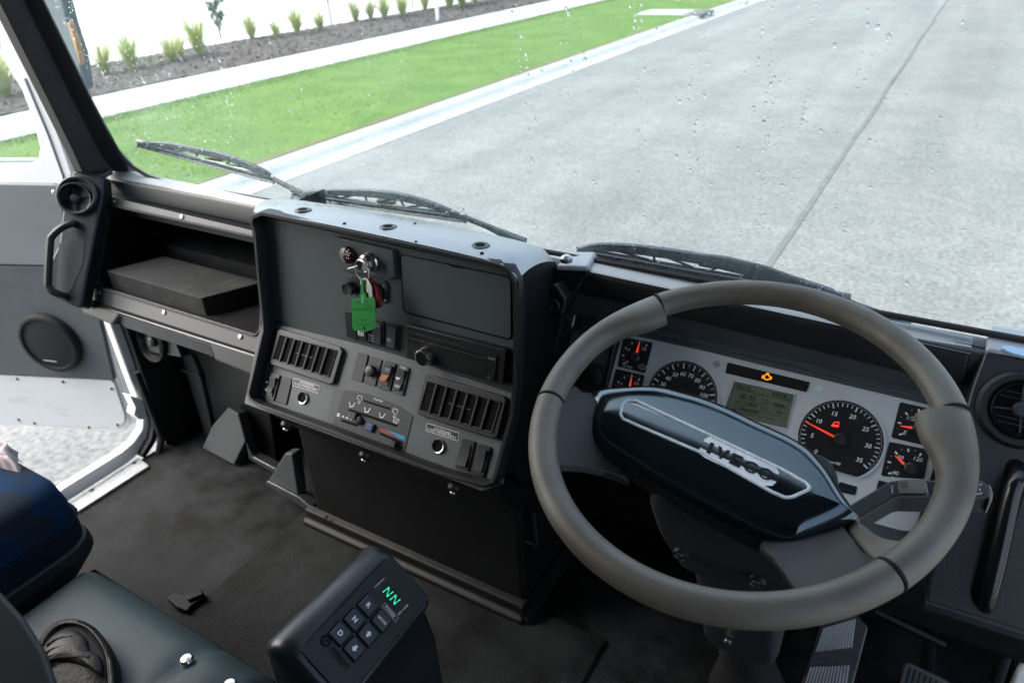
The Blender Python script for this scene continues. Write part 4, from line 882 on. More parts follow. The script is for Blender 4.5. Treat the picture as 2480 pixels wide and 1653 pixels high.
# fasteners under the lower lip
for p in ((694, 1030), (884, 1104), (1100, 1182)):
    pl = tilt(Lo.at(p[0], p[1] - 8) + V3((0, .012, -.004)), -35); c = pl.uv(*p)
    f_ = obj('fastener', MB().lathe(pl, c, [(.013, -.004), (.012, .003), (.006, .007)], 18), M['black'], con)
    obj('fastener_head', MB().lathe(pl, (c[0] - .001, c[1] - .004), [(.0062, .003), (.0055, .009), (.001, .0105)], 14), M['steel'], f_)
# pedestal down to the floor and its skirting
fx0 = onZ(754, 1262, -1.19).x; fx1 = onZ(1262, 1500, -1.19).x; fy = .835
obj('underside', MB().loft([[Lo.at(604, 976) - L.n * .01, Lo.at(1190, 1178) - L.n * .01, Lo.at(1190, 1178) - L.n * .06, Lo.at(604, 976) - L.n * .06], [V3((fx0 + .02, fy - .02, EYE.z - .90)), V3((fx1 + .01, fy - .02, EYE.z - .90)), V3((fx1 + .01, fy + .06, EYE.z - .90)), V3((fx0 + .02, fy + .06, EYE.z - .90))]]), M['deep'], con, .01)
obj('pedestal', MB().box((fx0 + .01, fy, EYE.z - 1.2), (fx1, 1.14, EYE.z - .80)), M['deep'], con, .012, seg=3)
obj('skirting', MB().loft([[V3((x, y + d, z)) for y, z in ((fy + .004, EYE.z - 1.192), (fy - .028, EYE.z - 1.192), (fy - .028, EYE.z - 1.182), (fy - .016, EYE.z - 1.174), (fy - .014, EYE.z - 1.155), (fy + .004, EYE.z - 1.150))] for x, d in ((fx0 - .012, 0), (fx1 + .006, 0))]), M['deep'], con, .004, seg=3)
obj('skirting', MB().loft([[V3((x, y, z)) for x, z in ((fx1 - .002, EYE.z - 1.192), (fx1 + .020, EYE.z - 1.192), (fx1 + .020, EYE.z - 1.182), (fx1 + .010, EYE.z - 1.172), (fx1 + .008, EYE.z - 1.15), (fx1 - .002, EYE.z - 1.15))] for y in (fy - .02, 1.1)]), M['deep'], con, .004)
kf = tilt((0, fy - .015, EYE.z - 1.15), 0); obj('skirting_screw', MB().lathe(kf, kf.uv(790, 1249), [(.006, 0), (.006, .003), (.003, .004)], 12), M['spring'], con)
obj('pedestal_bracket', MB().tube([onY(1228, 1290, .84), onY(1300, 1320, .86), onY(1292, 1240, .86)], .004, 6), M['dash'], con)
# ================================================================ INSTRUMENT CLUSTER
B = tilt(onY(1590, 778, .97), 32)
ic = thing('instrument_cluster', 'silver instrument cluster with round dials and green display behind the steering wheel', 'instrument cluster', B.at(1850, 1000))
bz_ = [(1404, 716), (1590, 758), (1900, 820), (2290, 902), (2305, 960), (2240, 1330), (1900, 1260), (1380, 1100), (1372, 860)]
obj('binnacle', MB().prism(B, px(B, bz_), -.02, 0), M['panel'], ic, .001)
Bh = B.off(.0015); obj('hood_shade', MB().prism(Bh, px(Bh, [(1404, 730), (1590, 777), (1900, 839), (2300, 922), (2320, 900), (2320, 880), (1400, 690)]), -.001, 0), M['void'], ic, smooth=False)  # flat black strip painting the shadow gap below the driver's crown
Bs = B.off(.002)
sil = [(1506, 811), (1531, 811), (1700, 848), (1860, 887), (2100, 944), (2248, 979), (2292, 1000), (2285, 1050), (2216, 1288), (2180, 1284), (1800, 1180), (1440, 1060), (1447, 1030)]
fp = obj('face_plate', MB().prism(Bs, px(Bs, sil), -.02, .001), M['silver'], ic, .0015)
obj('lens_edge', MB().tube([B.off(.004).at(*p) for p in ((1497, 793), (1580, 799), (1900, 872), (2260, 962))], .0055, 10), mat('clear_lens_edge', (.05, .06, .065), .15, .7, var=.1, vs=20, coat=.5), ic)
obj('left_trim', MB().tube([B.off(.003).at(*p) for p in ((1497, 793), (1487, 840), (1462, 960), (1440, 1050))], .004, 8), M['black'], ic)
for p in ((1457.5, 751), (1825, 836.5), (2232, 930)):
    c = B.uv(*p); s_ = obj('screw', MB().lathe(B, c, [(.0075, 0), (.0072, .0025), (.005, .0045), (.0005, .005)], 20), M['steel'], ic)
    mb = MB(); bar(mb, B, (c[0] - .0035, c[1]), (c[0] + .0035, c[1]), .0012, .0053); bar(mb, B, (c[0], c[1] - .0035), (c[0], c[1] + .0035), .0012, .0054); obj('cross_slot', mb, M['dark'], s_, smooth=False)
# left switch column on the binnacle
plate('light_switch', B, [(1412, 766), (1450, 768), (1443, 792), (1405, 786)], 0, .010, M['dark'], ic, .002, .001)
obj('switch_paddle', MB().prism(B.off(.02), px(B.off(.02), [(1396, 785), (1417, 788), (1411, 802), (1404, 802)]), -.02, 0), M['dark'], ic, .001)
rb = plate('rocker_switch', B, [(1428, 874), (1466, 884), (1452, 962), (1412, 950)], 0, .004, M['dark'], ic, .002, .001)
Bk = B.off(.004); obj('rocker', MB().lathe(Bk, Bk.uv(1441, 914), [(.014, 0), (.0135, .004), (.010, .006), (.0005, .0062)], 24), M['black'], rb)
mb = MB(); quad(mb, B, [(1396, 890), (1422, 896), (1409, 950), (1385, 944)], .003); obj('switch_blank', MB().prism(B.off(.003), px(B.off(.003), [(1396, 880), (1421, 887), (1406, 950), (1382, 944)]), -.003, 0), M['void'], ic, .001)
BF = Bs.off(.0012)
def ang(c, x, y): p = BF.uv(x, y); return math.atan2(p[1] - c[1], p[0] - c[0])
def gauge_round(cpx, rpx, ticks, nums, minor, name, label=None):
    c = BF.uv(*cpx); e = BF.uv(*rpx); r = math.hypot(e[0] - c[0], e[1] - c[1])
    return c, r
def pol(c, r, a): return (c[0] + r * math.cos(a), c[1] + r * math.sin(a))
def dial(name, c, r, clip, label):
    """round dial cut flat along its lower edge"""
    pts = []
    for k in range(72):
        p = pol(c, r, 2 * math.pi * k / 72); pts.append((p[0], max(p[1], c[1] - clip)))
    o = obj(name, MB().prism(BF, pts, -.002, .0006), M['dial'], ic, smooth=False, label=label)
    ri = ringmb(BF, [pol((c[0], c[1]), r + .0022, 2 * math.pi * k / 72) for k in range(72)], [pol(c, r, 2 * math.pi * k / 72) for k in range(72)], -.001, .0022)
    for i, v in enumerate(ri.v):
        d = (v - BF.o).dot(BF.v)
        if d < c[1] - clip - .001: ri.v[i] = v + BF.v * (c[1] - clip - .001 - d)
    obj('dial_rim', ri, M['silver'], o, angle=50)
    return o
BD_ = BF.off(.0009)
# rev counter
c = BF.uv(2034.2, 1063.5); r = abs(BF.uv(2034, 966)[1] - c[1])
tach = dial('rev_counter', c, r, r * .80, 'rev counter with red needle')
a5, a15, a30 = ang(c, 1943, 1047), ang(c, 2017.5, 979), ang(c, 2122, 1083)
a5 = a5 if a5 > 0 else a5 + 2 * math.pi
A_ = lambda v: a15 + (v - 15) * ((a30 - a15) / 15)
mb = MB()
for v in range(0, 36):
    a = A_(v); big = v % 5 == 0
    bar(mb, BD_, pol(c, r * (.80 if big else .84), a), pol(c, r * .93, a), .0016 if big else .0010, 0)
    for k in range(1, 4):
        if v < 35: q = pol(c, r * .955, A_(v + k / 4)); bar(mb, BD_, (q[0] - .0003, q[1]), (q[0] + .0003, q[1]), .0007, 0)
for v in range(0, 40, 5):
    if v <= 35: text_c(mb, BD_, str(v), pol(c, r * .66, A_(v)), .0062, 0, .012, .12)
text_c(mb, BD_, 'rpmx100', (c[0] - .002, c[1] - r * .62), .0052, 0, .012, .12)
obj('markings', mb, M['white'], tach, smooth=False)
BN = BF.off(.004); an = ang(c, 1949, 1019); q0 = pol(c, r * .12, an); q1 = pol(c, r * .90, an); w_ = .0014; s = (-math.sin(an) * w_, math.cos(an) * w_)
obj('needle', MB().prism(BN, [(q0[0] + s[0] * 1.2, q0[1] + s[1] * 1.2), (q0[0] - s[0] * 1.2, q0[1] - s[1] * 1.2), (q1[0] - s[0] * .5, q1[1] - s[1] * .5), (q1[0] + s[0] * .5, q1[1] + s[1] * .5)], 0, .0012), M['needle'], tach, smooth=False)
obj('needle_hub', MB().lathe(BF, c, [(.0085, 0), (.0085, .006), (.007, .0075), (.0005, .0078)], 26), M['dark'], tach)
mb = MB(); qd = [BD_.uv(2022 + x, 1027 + y) for x, y in ((-10, 6), (-6, 0), (-1, -6), (9, -4), (8, 8), (7, 7))]
T_ = [(2012.5, 1031.5), (2016, 1026), (2021, 1021), (2033, 1020.5), (2031, 1034)]
mb.prism(BD_, px(BD_, T_), 0, .0004); obj('door_warning', mb, M['redlamp'], tach, smooth=False)
quad(mb := MB(), BD_.off(.0006), [(2018, 1027), (2022, 1023), (2031, 1022.8), (2030, 1028.5)], 0); obj('door_warning_window', mb, M['dial'], tach, smooth=False)
# speedometer
c = BF.uv(1651, 958.6); r2 = r
spd = dial('speedometer', c, r2, r2 * .80, 'speedometer partly hidden by the wheel pad')
a30, a60, a100 = ang(c, 1588, 918), ang(c, 1656.4, 885), ang(c, 1728.6, 955.8)
S_ = lambda v: a60 + (v - 60) * ((a100 - a60) / 40)
mb = MB()
for v in range(0, 121, 5):
    a = S_(v); big = v % 10 == 0; bar(mb, BD_, pol(c, r2 * (.78 if big else .84), a), pol(c, r2 * .93, a), .0018 if big else .0010, 0)
    for k in range(1, 5):
        q = pol(c, r2 * .955, S_(v + k)); bar(mb, BD_, (q[0] - .0003, q[1]), (q[0] + .0003, q[1]), .0007, 0)
for v in range(0, 121, 10): text_c(mb, BD_, str(v), pol(c, r2 * .63, S_(v)), .0064, 0, .012, .15)
obj('markings', mb, M['white'], spd, smooth=False)
# four small square gauges
def small(pts, piv, tick, nums, need, label, red=None, extra=None):
    o = obj('small_gauge', MB().prism(BF, rnd(px(BF, pts), .0025), -.002, .0006), M['dial'], ic, smooth=False, label=label)
    c = BF.uv(*piv); mb = MB()
    for x, y, w_ in tick:
        q = BD_.uv(x, y); d = math.hypot(q[0] - c[0], q[1] - c[1]); a = math.atan2(q[1] - c[1], q[0] - c[0]); L_ = .0022 if w_ > 1 else .0005
        bar(mb, BD_, pol(c, d - L_, a), pol(c, d + L_, a), .0022 if w_ > 1 else .001, 0)
    for s_, x, y, h in nums: text_c(mb, BD_, s_, BD_.uv(x, y), h, 0, .006, .15)
    if extra: extra(mb)
    obj('markings', mb, M['white'], o, smooth=False)
    if red:
        m2 = MB()
        for a_, b_ in zip(red, red[1:]): bar(m2, BD_, BD_.uv(*a_), BD_.uv(*b_), .0018, -.0001)
        obj('red_band', m2, M['redband'], o, smooth=False)
    tip = BN.uv(*need[1]); ba = BN.uv(*need[0]); an = math.atan2(tip[1] - ba[1], tip[0] - ba[0]); s = (-math.sin(an) * .0019, math.cos(an) * .0019)
    obj('needle', MB().prism(BN, [(ba[0] + s[0], ba[1] + s[1]), (ba[0] - s[0], ba[1] - s[1]), (tip[0] - s[0] * .3, tip[1] - s[1] * .3), (tip[0] + s[0] * .3, tip[1] + s[1] * .3)], 0, .001), M['needle'], o, smooth=False)
    obj('needle_hub', MB().lathe(BF, c, [(.0082, 0), (.0082, .006), (.0065, .0075), (.0005, .0077)], 24), M['dark'], o)
    return o
Z1 = lambda x, y: (1360 + x / 3.92, 640 + y / 3.92)
Z2 = lambda x, y: (1860 + x / 3.266, 780 + y / 3.266)
def ringicon(mb, x, y, rr):
    c = BD_.uv(x, y)
    for k in range(14): bar(mb, BD_, pol(c, rr, .449 * k), pol(c, rr, .449 * k + .46), .0006, 0)
    for a0 in (2.6, -.54):
        for k in range(4): bar(mb, BD_, pol(c, rr * 1.5, a0 + .27 * k), pol(c, rr * 1.5, a0 + .27 * k + .28), .0006, 0)
small([Z1(588, 690), Z1(868, 742), Z1(795, 1032), Z1(530, 968)], Z1(700, 885), [(*Z1(594, 938), 2), (*Z1(586, 862), 2), (*Z1(612, 795), 2), (*Z1(670, 748), 2), (*Z1(740, 735), 2), (*Z1(806, 768), 2), (*Z1(588, 822), 1), (*Z1(634, 762), 1), (*Z1(704, 730), 1), (*Z1(778, 742), 1), (*Z1(580, 902), 1)],
      [('0', *Z1(624, 925), .0052), ('4', *Z1(638, 808), .0052), ('10', *Z1(784, 803), .0056), ('x0.1MPa', *Z1(626, 968), .0034)], (Z1(716, 836), Z1(738, 745)), 'upper air pressure gauge',
      [Z1(597, 925), Z1(591, 895), Z1(588, 868)], lambda m: (ringicon(m, *Z1(768, 973), .0042), text_c(m, BD_, '1', BD_.uv(*Z1(768, 973)), .004, 0)))
small([Z1(515, 990), Z1(790, 1052), Z1(735, 1300), Z1(455, 1235)], Z1(635, 1215), [(*Z1(540, 1115), 2), (*Z1(597, 1072), 2), (*Z1(667, 1058), 2), (*Z1(735, 1092), 2), (*Z1(560, 1082), 1), (*Z1(630, 1052), 1), (*Z1(704, 1065), 1), (*Z1(515, 1142), 1)],
      [('4', *Z1(566, 1132), .0052), ('10', *Z1(712, 1128), .0056)], (Z1(648, 1160), Z1(665, 1072)), 'lower air pressure gauge half behind the wheel pad', [Z1(545, 1125), Z1(530, 1165), Z1(524, 1200)])
def fuel(mb):
    q = BD_.uv(*Z2(1245, 925))
    for a, b in (((-.002, -.003), (-.002, .003)), ((-.002, .003), (.0015, .003)), ((.0015, .003), (.0015, -.003)), ((.0015, -.003), (-.002, -.003)), ((.0015, .001), (.0032, .0))): bar(mb, BD_, (q[0] + a[0], q[1] + a[1]), (q[0] + b[0], q[1] + b[1]), .0009, 0)
small([Z2(1045, 630), Z2(1310, 690), Z2(1290, 985), Z2(974, 912)], Z2(1200, 840), [(*Z2(1050, 885), 2), (*Z2(1040, 795), 2), (*Z2(1096, 722), 2), (*Z2(1192, 698), 2), (*Z2(1280, 735), 2), (*Z2(1026, 840), 1), (*Z2(1054, 748), 1), (*Z2(1138, 695), 1), (*Z2(1245, 700), 1)],
      [('E', *Z2(1084, 872), .0056), ('1/2', *Z2(1128, 757), .0056), ('F', *Z2(1262, 760), .0056)], (Z2(1140, 833), Z2(1044, 819)), 'fuel gauge', None, fuel)
small([Z2(962, 943), Z2(1278, 1008), Z2(1235, 1240), Z2(893, 1215)], Z2(1128, 1155), [(*Z2(966, 1193), 2), (*Z2(960, 1105), 2), (*Z2(1014, 1032), 2), (*Z2(1110, 1010), 2), (*Z2(1205, 1046), 2), (*Z2(945, 1148), 1), (*Z2(974, 1058), 1), (*Z2(1058, 1006), 1), (*Z2(1164, 1014), 1)],
      [('40', *Z2(1008, 1190), .0056), ('80', *Z2(1048, 1068), .0056), ('120', *Z2(1188, 1082), .0056), ('\u00b0c', *Z2(985, 1220), .004)], (Z2(1076, 1120), Z2(1004, 1052)), 'temperature gauge')
# warning strip, display, arrows
o = plate('warning_strip', BF, [(1762, 877), (1962, 925), (1953, 949), (1757, 903)], -.001, .0008, M['dial'], ic, .002, smooth=False)
mb = MB(); P_ = lambda x, y: (1857 + x, 911.5 + y)
BW = BF.off(.0011)
for a, b in (((-7, -3), (-3, -3)), ((-3, -3), (-1, -6)), ((-1, -6), (5, -4.5)), ((5, -4.5), (5, -1)), ((5, -1), (9, 0)), ((9, 0), (8, 6)), ((8, 6), (4, 6)), ((4, 6), (2, 8)), ((2, 8), (-5, 6)), ((-5, 6), (-7, -3)), ((-10, -3), (-11, 5)), ((-10.5, 1), (-6, 2)), ((-1, -8.5), (6, -7)), ((2.5, -8), (2, -5)), ((11.5, 0), (10.5, 7))):
    bar(mb, BW, BW.uv(*P_(*a)), BW.uv(*P_(*b)), .0014, 0)
obj('engine_warning', mb, M['amberlamp'], o, smooth=False)
lc = obj('display', MB().prism(BF, px(BF, [(1779, 921), (1924, 954), (1905, 1039), (1750, 1003)]), -.002, .0006), M['lcd'], ic, smooth=False)
obj('display_bezel', MB().tube([BF.off(.001).at(*p) for p in ((1779, 921), (1924, 954), (1905, 1039), (1750, 1003))], .0014, 6, True), M['silver'], lc)
Z3 = lambda x, y: (1360 + x / 2.904, 900 + y / 2.904)
mb = MB()
def lt(s, bl, br, tl): text(mb, BF, s, Z3(*bl), Z3(*br), Z3(*tl), .0009, .004, .12)
lt('4561.6', (1228, 112), (1322, 134), (1234, 82)); lt('km', (1328, 136), (1352, 141), (1330, 124)); lt('43024', (1478, 170), (1576, 192), (1485, 138)); lt('km', (1580, 194), (1604, 199), (1582, 184))
lt('00', (1250, 184), (1296, 194), (1256, 150)); lt('33', (1314, 198), (1358, 208), (1320, 164)); lt('27-12-2025', (1212, 224), (1372, 252), (1217, 196))
lt('19694', (1482, 242), (1560, 258), (1488, 212)); lt('h', (1568, 262), (1580, 265), (1571, 240)); lt('14.0', (1510, 292), (1552, 302), (1515, 268)); lt('V', (1566, 304), (1582, 308), (1570, 282)); lt('TRIP', (1196, 268), (1232, 275), (1199, 252))
for a, b in (((1226, 120), (1612, 206)), ((1424, 172), (1392, 282)), ((1206, 236), (1588, 326)), ((1252, 280), (1500, 338)), ((1330, 296), (1322, 318)), ((1398, 312), (1390, 332))): bar(mb, BF, BF.uv(*Z3(*a)), BF.uv(*Z3(*b)), .0006, .0009)
for k in range(11): bar(mb, BF, BF.uv(*Z3(1250 + 12.6 * k, 258 + 3 * k)), BF.uv(*Z3(1258 + 12.6 * k, 260 + 3 * k)), .0028, .0009)
c = BF.uv(*Z3(1442, 212))
for k in range(10): bar(mb, BF, pol(c, .0032, .628 * k), pol(c, .0032, .628 * k + .65), .0006, .0009)
bar(mb, BF, c, (c[0], c[1] + .0022), .0006, .0009)
for a, b in (((1418, 250), (1448, 257)), ((1448, 257), (1444, 272)), ((1444, 272), (1414, 265)), ((1414, 265), (1418, 250))): bar(mb, BF, BF.uv(*Z3(*a)), BF.uv(*Z3(*b)), .0006, .0009)
obj('readout', mb, M['lcdink'], lc, smooth=False)
ar = [(1747, 870), (1734, 882), (1742, 893), (1743, 887), (1751, 889), (1754, 880), (1746, 878)]
ar = [(1725, 879), (1738, 869), (1737, 874.5), (1745, 876.5), (1742, 889), (1734, 887), (1733, 893)]
obj('turn_arrow', MB().flat(BF, px(BF, ar), .0004), mat('dim_green_arrow', (.27, .31, .32), .4, .4, var=.03), ic, smooth=False)
ar = [(1996, 943), (1982, 952), (1983, 946), (1971, 944), (1974, 932), (1986, 934), (1985, 929)]
obj('turn_arrow', MB().flat(BF, px(BF, ar), .0004), mat('pale_cyan_arrow', (.46, .60, .62), .4, .4, var=.03), ic, smooth=False)
plate('lower_window', BF, [(2034, 1166), (2077, 1178), (2071, 1199), (2020, 1188)], -.001, .0008, M['dial'], ic, .002, smooth=False)
plate('lower_window', BF, [(2128, 1162), (2200, 1180), (2193, 1202), (2122, 1186)], -.001, .0008, M['dial'], ic, .002, smooth=False)
# ================================================================ STEERING WHEEL
RW = .2085; Wc = EYE + V3((-.1332, .65, -.466)); t_, p_ = .305, -.115
wn = V3((math.sin(t_) * math.sin(p_), -math.sin(t_) * math.cos(p_), math.cos(t_)))
W = Pl(Wc, wn, V3((0, 1, 0)).cross(wn))
sw = thing('steering_wheel', 'large steering wheel with worn grey brown rim and glossy blue black centre pad', 'steering wheel', Wc)
def wa(x, y): p = W.uv(x, y); return math.atan2(p[1], p[0])
aTL, aR, aBR, aL = wa(1592, 735), wa(2293, 1003), wa(2170, 1402), wa(1318, 968)
tp2 = 2 * math.pi
def rim(name, a0, a1, bump0=0, bump1=0, flat=1.0, m=None):
    while a1 < a0: a1 += tp2
    n = max(12, int((a1 - a0) / rad(2.2))); loops = []; seg = 20
    gap = .0022 / RW
    for k in range(-1, n + 2):
        f = min(1, max(0, k / n)); a = a0 + gap + (a1 - a0 - 2 * gap) * f
        end = .86 if k in (-1, n + 1) else 1.0
        d0 = (a - a0); d1 = (a1 - a)
        b = bump0 * math.exp(-(max(0, d0 - .10) / .20) ** 2) + bump1 * math.exp(-(max(0, d1 - .10) / .20) ** 2)
        rr = .0160 + b * .5; cr = RW - b * .5; h = .0165 * flat
        u = (math.cos(a), math.sin(a)); lp = []
        for q in range(seg):
            t = tp2 * q / seg; ro = cr + rr * math.cos(t) * end; hh = h * math.sin(t) * end
            lp.append(W.w(u[0] * ro, u[1] * ro, hh))
        if k == -1: a -= gap
        loops.append(lp)
    return obj(name, MB().loft(loops), m or M['leather'], sw, angle=60)
rim('upper_rim', aR, aTL, 0, 0, .92)
rim('left_grip', aTL, aL, .017, .0)
rim('lower_rim', aL, aBR + tp2 if aBR < aL else aBR, 0, 0)
rim('right_grip', aBR, aR, 0, .019)
# dark stitched seams
for a in (aTL, aR, aBR, aL):
    u = (math.cos(a), math.sin(a)); obj('seam', MB().tube([W.w(u[0] * (RW + .0159 * math.cos(q)), u[1] * (RW + .0159 * math.cos(q)), .0162 * math.sin(q)) for q in [tp2 * k / 24 for k in range(24)]], .0013, 6, True), M['seam'], sw)
def spoke(name, pts, m, th=.018):
    """pts: image x, y and height against the rim plane"""
    top = [W.off(h).at(x, y) for x, y, h in pts]
    return obj(name, MB().loft([[p - W.n * th for p in top], top]), m, sw, .006, seg=3, angle=70)
spoke('left_spoke', [(1300, 990, .004), (1345, 968, .006), (1392, 928, -.012), (1412, 944, -.034), (1450, 952, -.062), (1520, 970, -.075), (1520, 1160, -.080), (1463, 1137, -.066), (1405, 1124, -.040), (1357, 1122, -.012), (1318, 1110, .004)], M['leather2'])
spoke('right_spoke', [(2049, 1287, -.054), (2094, 1332, -.024), (2147, 1371, .004), (2172, 1400, .004), (2120, 1440, .006), (2000, 1460, .008), (1940, 1440, -.002), (1919, 1412, -.010), (1896, 1374, -.018), (1870, 1345, -.040), (1840, 1320, -.064), (1850, 1230, -.082), (1990, 1220, -.082)], M['leather2'])
spoke('thumb_pad', [(2051, 1287, -.054), (2040, 1250, -.070), (2083, 1257, -.050), (2117, 1283, -.030), (2147, 1300, -.014), (2178, 1302, -.008), (2215, 1288, .002), (2250, 1320, .008), (2176, 1396, .006), (2149, 1369, .004), (2096, 1330, -.024)], M['leather'])
# centre pad, dished below the rim
HB = W.off(-.058)
hub_px = [Z3(*p) for p in ((170, 280), (190, 200), (230, 155), (330, 130), (580, 115), (720, 118), (850, 150), (1000, 190), (1200, 270), (1400, 370), (1600, 460), (1730, 540), (1800, 610), (1900, 740), (2000, 900), (2092, 1030), (2095, 1050), (2070, 1072), (2000, 1110), (1850, 1170), (1700, 1220), (1620, 1238), (1540, 1225), (1400, 1170), (1200, 1070), (900, 910), (600, 740), (400, 620), (250, 540), (185, 480), (155, 420), (152, 370))]
hl = ccw([HB.uv(*p) for p in hub_px])
hl3 = cat2([V3((*p, 0)) for p in hl], 2, True); hl = [(p.x, p.y) for p in hl3]
ca = HB.uv(*Z3(420, 340)); cb = HB.uv(*Z3(1720, 930)); 
def toax(p, t):
    a, b, q = V3((*ca, 0)), V3((*cb, 0)), V3((*p, 0)); d = b - a; s = min(1, max(0, (q - a).dot(d) / d.length_squared)); m_ = a + d * s
    r_ = q.lerp(m_, t); return r_.x, r_.y
prof = [(0, -.022), (0, -.004), (.015, .002), (.05, .0070), (.10, .0105), (.18, .0140), (.30, .0178), (.45, .0205), (.62, .0222), (.80, .0230), (.97, .0232)]
obj('centre_pad', MB().loft([[HB.w(*toax(p, t), h) for p in hl] for t, h in prof]), M['hub'], sw, angle=60)
obj('pad_skirt', MB().loft([[HB.w(*toax(p, -.012), h) for p in hl] for h in (-.030, -.006)]), M['black'], sw, .002)
HT = HB.off(.0216)
bd_ = [Z3(*p) for p in ((415, 300), (430, 232), (470, 206), (520, 206), (1000, 430), (1550, 690), (1715, 785), (1742, 815), (1735, 835), (1625, 885), (1575, 890), (1480, 850), (1000, 580), (560, 392), (430, 335))]
bl2 = rnd(px(HT, bd_), .002, 3)
bg = obj('badge_plate', MB().prism(HT, bl2, -.012, .0012), M['hubdark'], sw, .0006)
obj('badge_trim', MB().tube([HT.w(u, v, .0013) for u, v in bl2], .0019, 8, True), M['worn'], bg)
HW = HT.off(.0014)
wo = [(1000, 582), (800, 496), (640, 426), (560, 392), (445, 337), (430, 306), (446, 244), (476, 222), (520, 222), (600, 256), (700, 303), (860, 377), (1020, 453)]
wi = [(1000, 540), (810, 462), (655, 396), (590, 368), (500, 326), (474, 300), (486, 272), (500, 260), (534, 258), (595, 286), (690, 342), (840, 420), (1000, 500)]
w2 = [Z3(*p) for p in ((958, 566), (1008, 470), (1045, 452), (1110, 472), (1300, 562), (1440, 628), (1500, 662), (1530, 705), (1520, 765), (1484, 800), (1430, 800), (1300, 742), (1100, 648), (1006, 602))]
obj('worn_silver', MB().loft([[HW.w(*HW.uv(*Z3(*p)), 0) for p in wo], [HW.w(*HW.uv(*Z3(*p)), 0) for p in wi]], False, False, False).flat(HW, px(HW, w2), .00015), M['worn'], bg, smooth=False)
mb = MB()
for ch, o0, o1 in (('I', 6, 34), ('V', 60, 148), ('E', 164, 240), ('C', 256, 344), ('O', 360, 462)):
    q = lambda o, k: Z3(1010 + o + 33 * k, 564 + .462 * o - 74 * k)
    text(mb, HW, ch, q(o0, 0), q(o1, 0), q(o0, 1), .0006, .02 if ch in 'CO' else .05)
obj('lettering', mb, M['deep'], bg, smooth=False)
# ================================================================ COLUMN AND STALK
col = thing('steering_column', 'dark grey steering column shroud below the wheel with two screws', 'steering column', W.w(0, 0, -.5))
def csec(h, a, b, dv=0, k=7):
    l = rnd([(-a, -b + dv), (a, -b + dv), (a, b + dv), (-a, b + dv)], min(a, b) * .35, 3); return [W.w(u + .012, v, h) for u, v in l]
obj('upper_shroud', MB().loft([csec(-.070, .088, .050, -.012), csec(-.10, .095, .062, -.015), csec(-.16, .088, .066, -.012), csec(-.235, .072, .062, -.006)]), M['column'], col, .003, angle=50)
obj('lower_shroud', MB().loft([csec(-.228, .060, .052, -.004), csec(-.32, .056, .05), csec(-.47, .054, .05), csec(-.50, .048, .044)]), M['column'], col, .003, angle=50)
obj('column_boot', MB().lathe(W, (.012, 0), [(.040, -.49), (.044, -.52), (.039, -.535), (.044, -.55), (.039, -.565), (.044, -.58), (.040, -.60), (.050, -.66), (.066, -.74)], 24), M['rubber'], col, angle=60)
fr_ = Pl(W.w(.012, -.079, -.12), -W.v + W.n * .05, W.u)
for p in ((1648, 1342), (1832, 1408)):
    c = fr_.uv(*p); s_ = obj('screw', MB().lathe(fr_, c, [(.010, -.003), (.0095, .002), (.0075, .003), (.006, .001), (.0005, .0012)], 20), M['dark'], col)
    obj('screw_head', MB().lathe(fr_, c, [(.0055, .001), (.0050, .003), (.0005, .0034)], 14), M['steel'], s_)
c = W.off(-.42); obj('column_bolt', MB().lathe(Pl(W.w(.0, -.052, -.44), -W.v, W.u), (0, 0), [(.006, 0), (.006, .004), (.002, .005)], 12), M['steel'], col)
SP = W.off(-.060)
stk = thing('indicator_stalk', 'grey multifunction stalk with a beige rocker poking out right behind the wheel', 'stalk', SP.at(2200, 1180))
tpq = [Z2(*p) for p in ((560, 1500), (690, 1412), (965, 1250), (1030, 1241), (1690, 1245), (1735, 1270), (1757, 1372), (1700, 1386), (1060, 1376), (1005, 1388), (740, 1545), (600, 1640))]
obj('arm', MB().prism(SP, px(SP, tpq), -.030, 0), M['stalk'], stk, .003, seg=3)
obj('label_panel', MB().prism(SP.off(.0006), px(SP.off(.0006), [Z2(*p) for p in ((985, 1262), (1690, 1262), (1705, 1360), (985, 1366))]), -.001, 0), M['dark'], stk, smooth=False)
S2 = SP.off(.006)
obj('thumb_rocker', MB().loft([[SP.w(*SP.uv(*Z2(x, y)), h) for x, y in ((1024, 1268), (1240, 1264), (1240, 1356), (1034, 1358))] for h in (0,)] + [[SP.w(*SP.uv(*Z2(x, y)), h) for x, y, h in ((1027, 1268, .007), (1236, 1266, .007), (1238, 1350, .007), (1036, 1352, .007))]]), M['rocker'], stk, .0015, seg=3)
mb = MB()
for x in (1048, 1078): bar(mb, SP, SP.uv(*Z2(x, 1290)), SP.uv(*Z2(x + 4, 1345)), .0042, .0074)
obj('rocker_grip', mb, mat('dark_grip', (.09, .09, .085), .6, .3, var=.1), stk, smooth=False)
obj('end_cap', MB().prism(SP.off(-.002), px(SP.off(-.002), [Z2(*p) for p in ((1735, 1272), (1768, 1290), (1772, 1320), (1782, 1345), (1776, 1400), (1752, 1420), (1742, 1372))]), -.024, 0), M['rocker'], stk, .002, seg=3)
mb = MB(); S3 = SP.off(.0012)
text(mb, SP, 'CRUISE', Z2(1272, 1362), Z2(1254, 1268), Z2(1254, 1364), .0012, .01)
text(mb, SP, 'FAST', Z2(1622, 1364), Z2(1700, 1362), Z2(1622, 1348), .0012, .01); text(mb, SP, 'LV', Z2(1670, 1290), Z2(1694, 1290), Z2(1670, 1274), .0012, .01)
bar(mb, S3, S3.uv(*Z2(1676, 1312)), S3.uv(*Z2(1676, 1332)), .0008, 0)
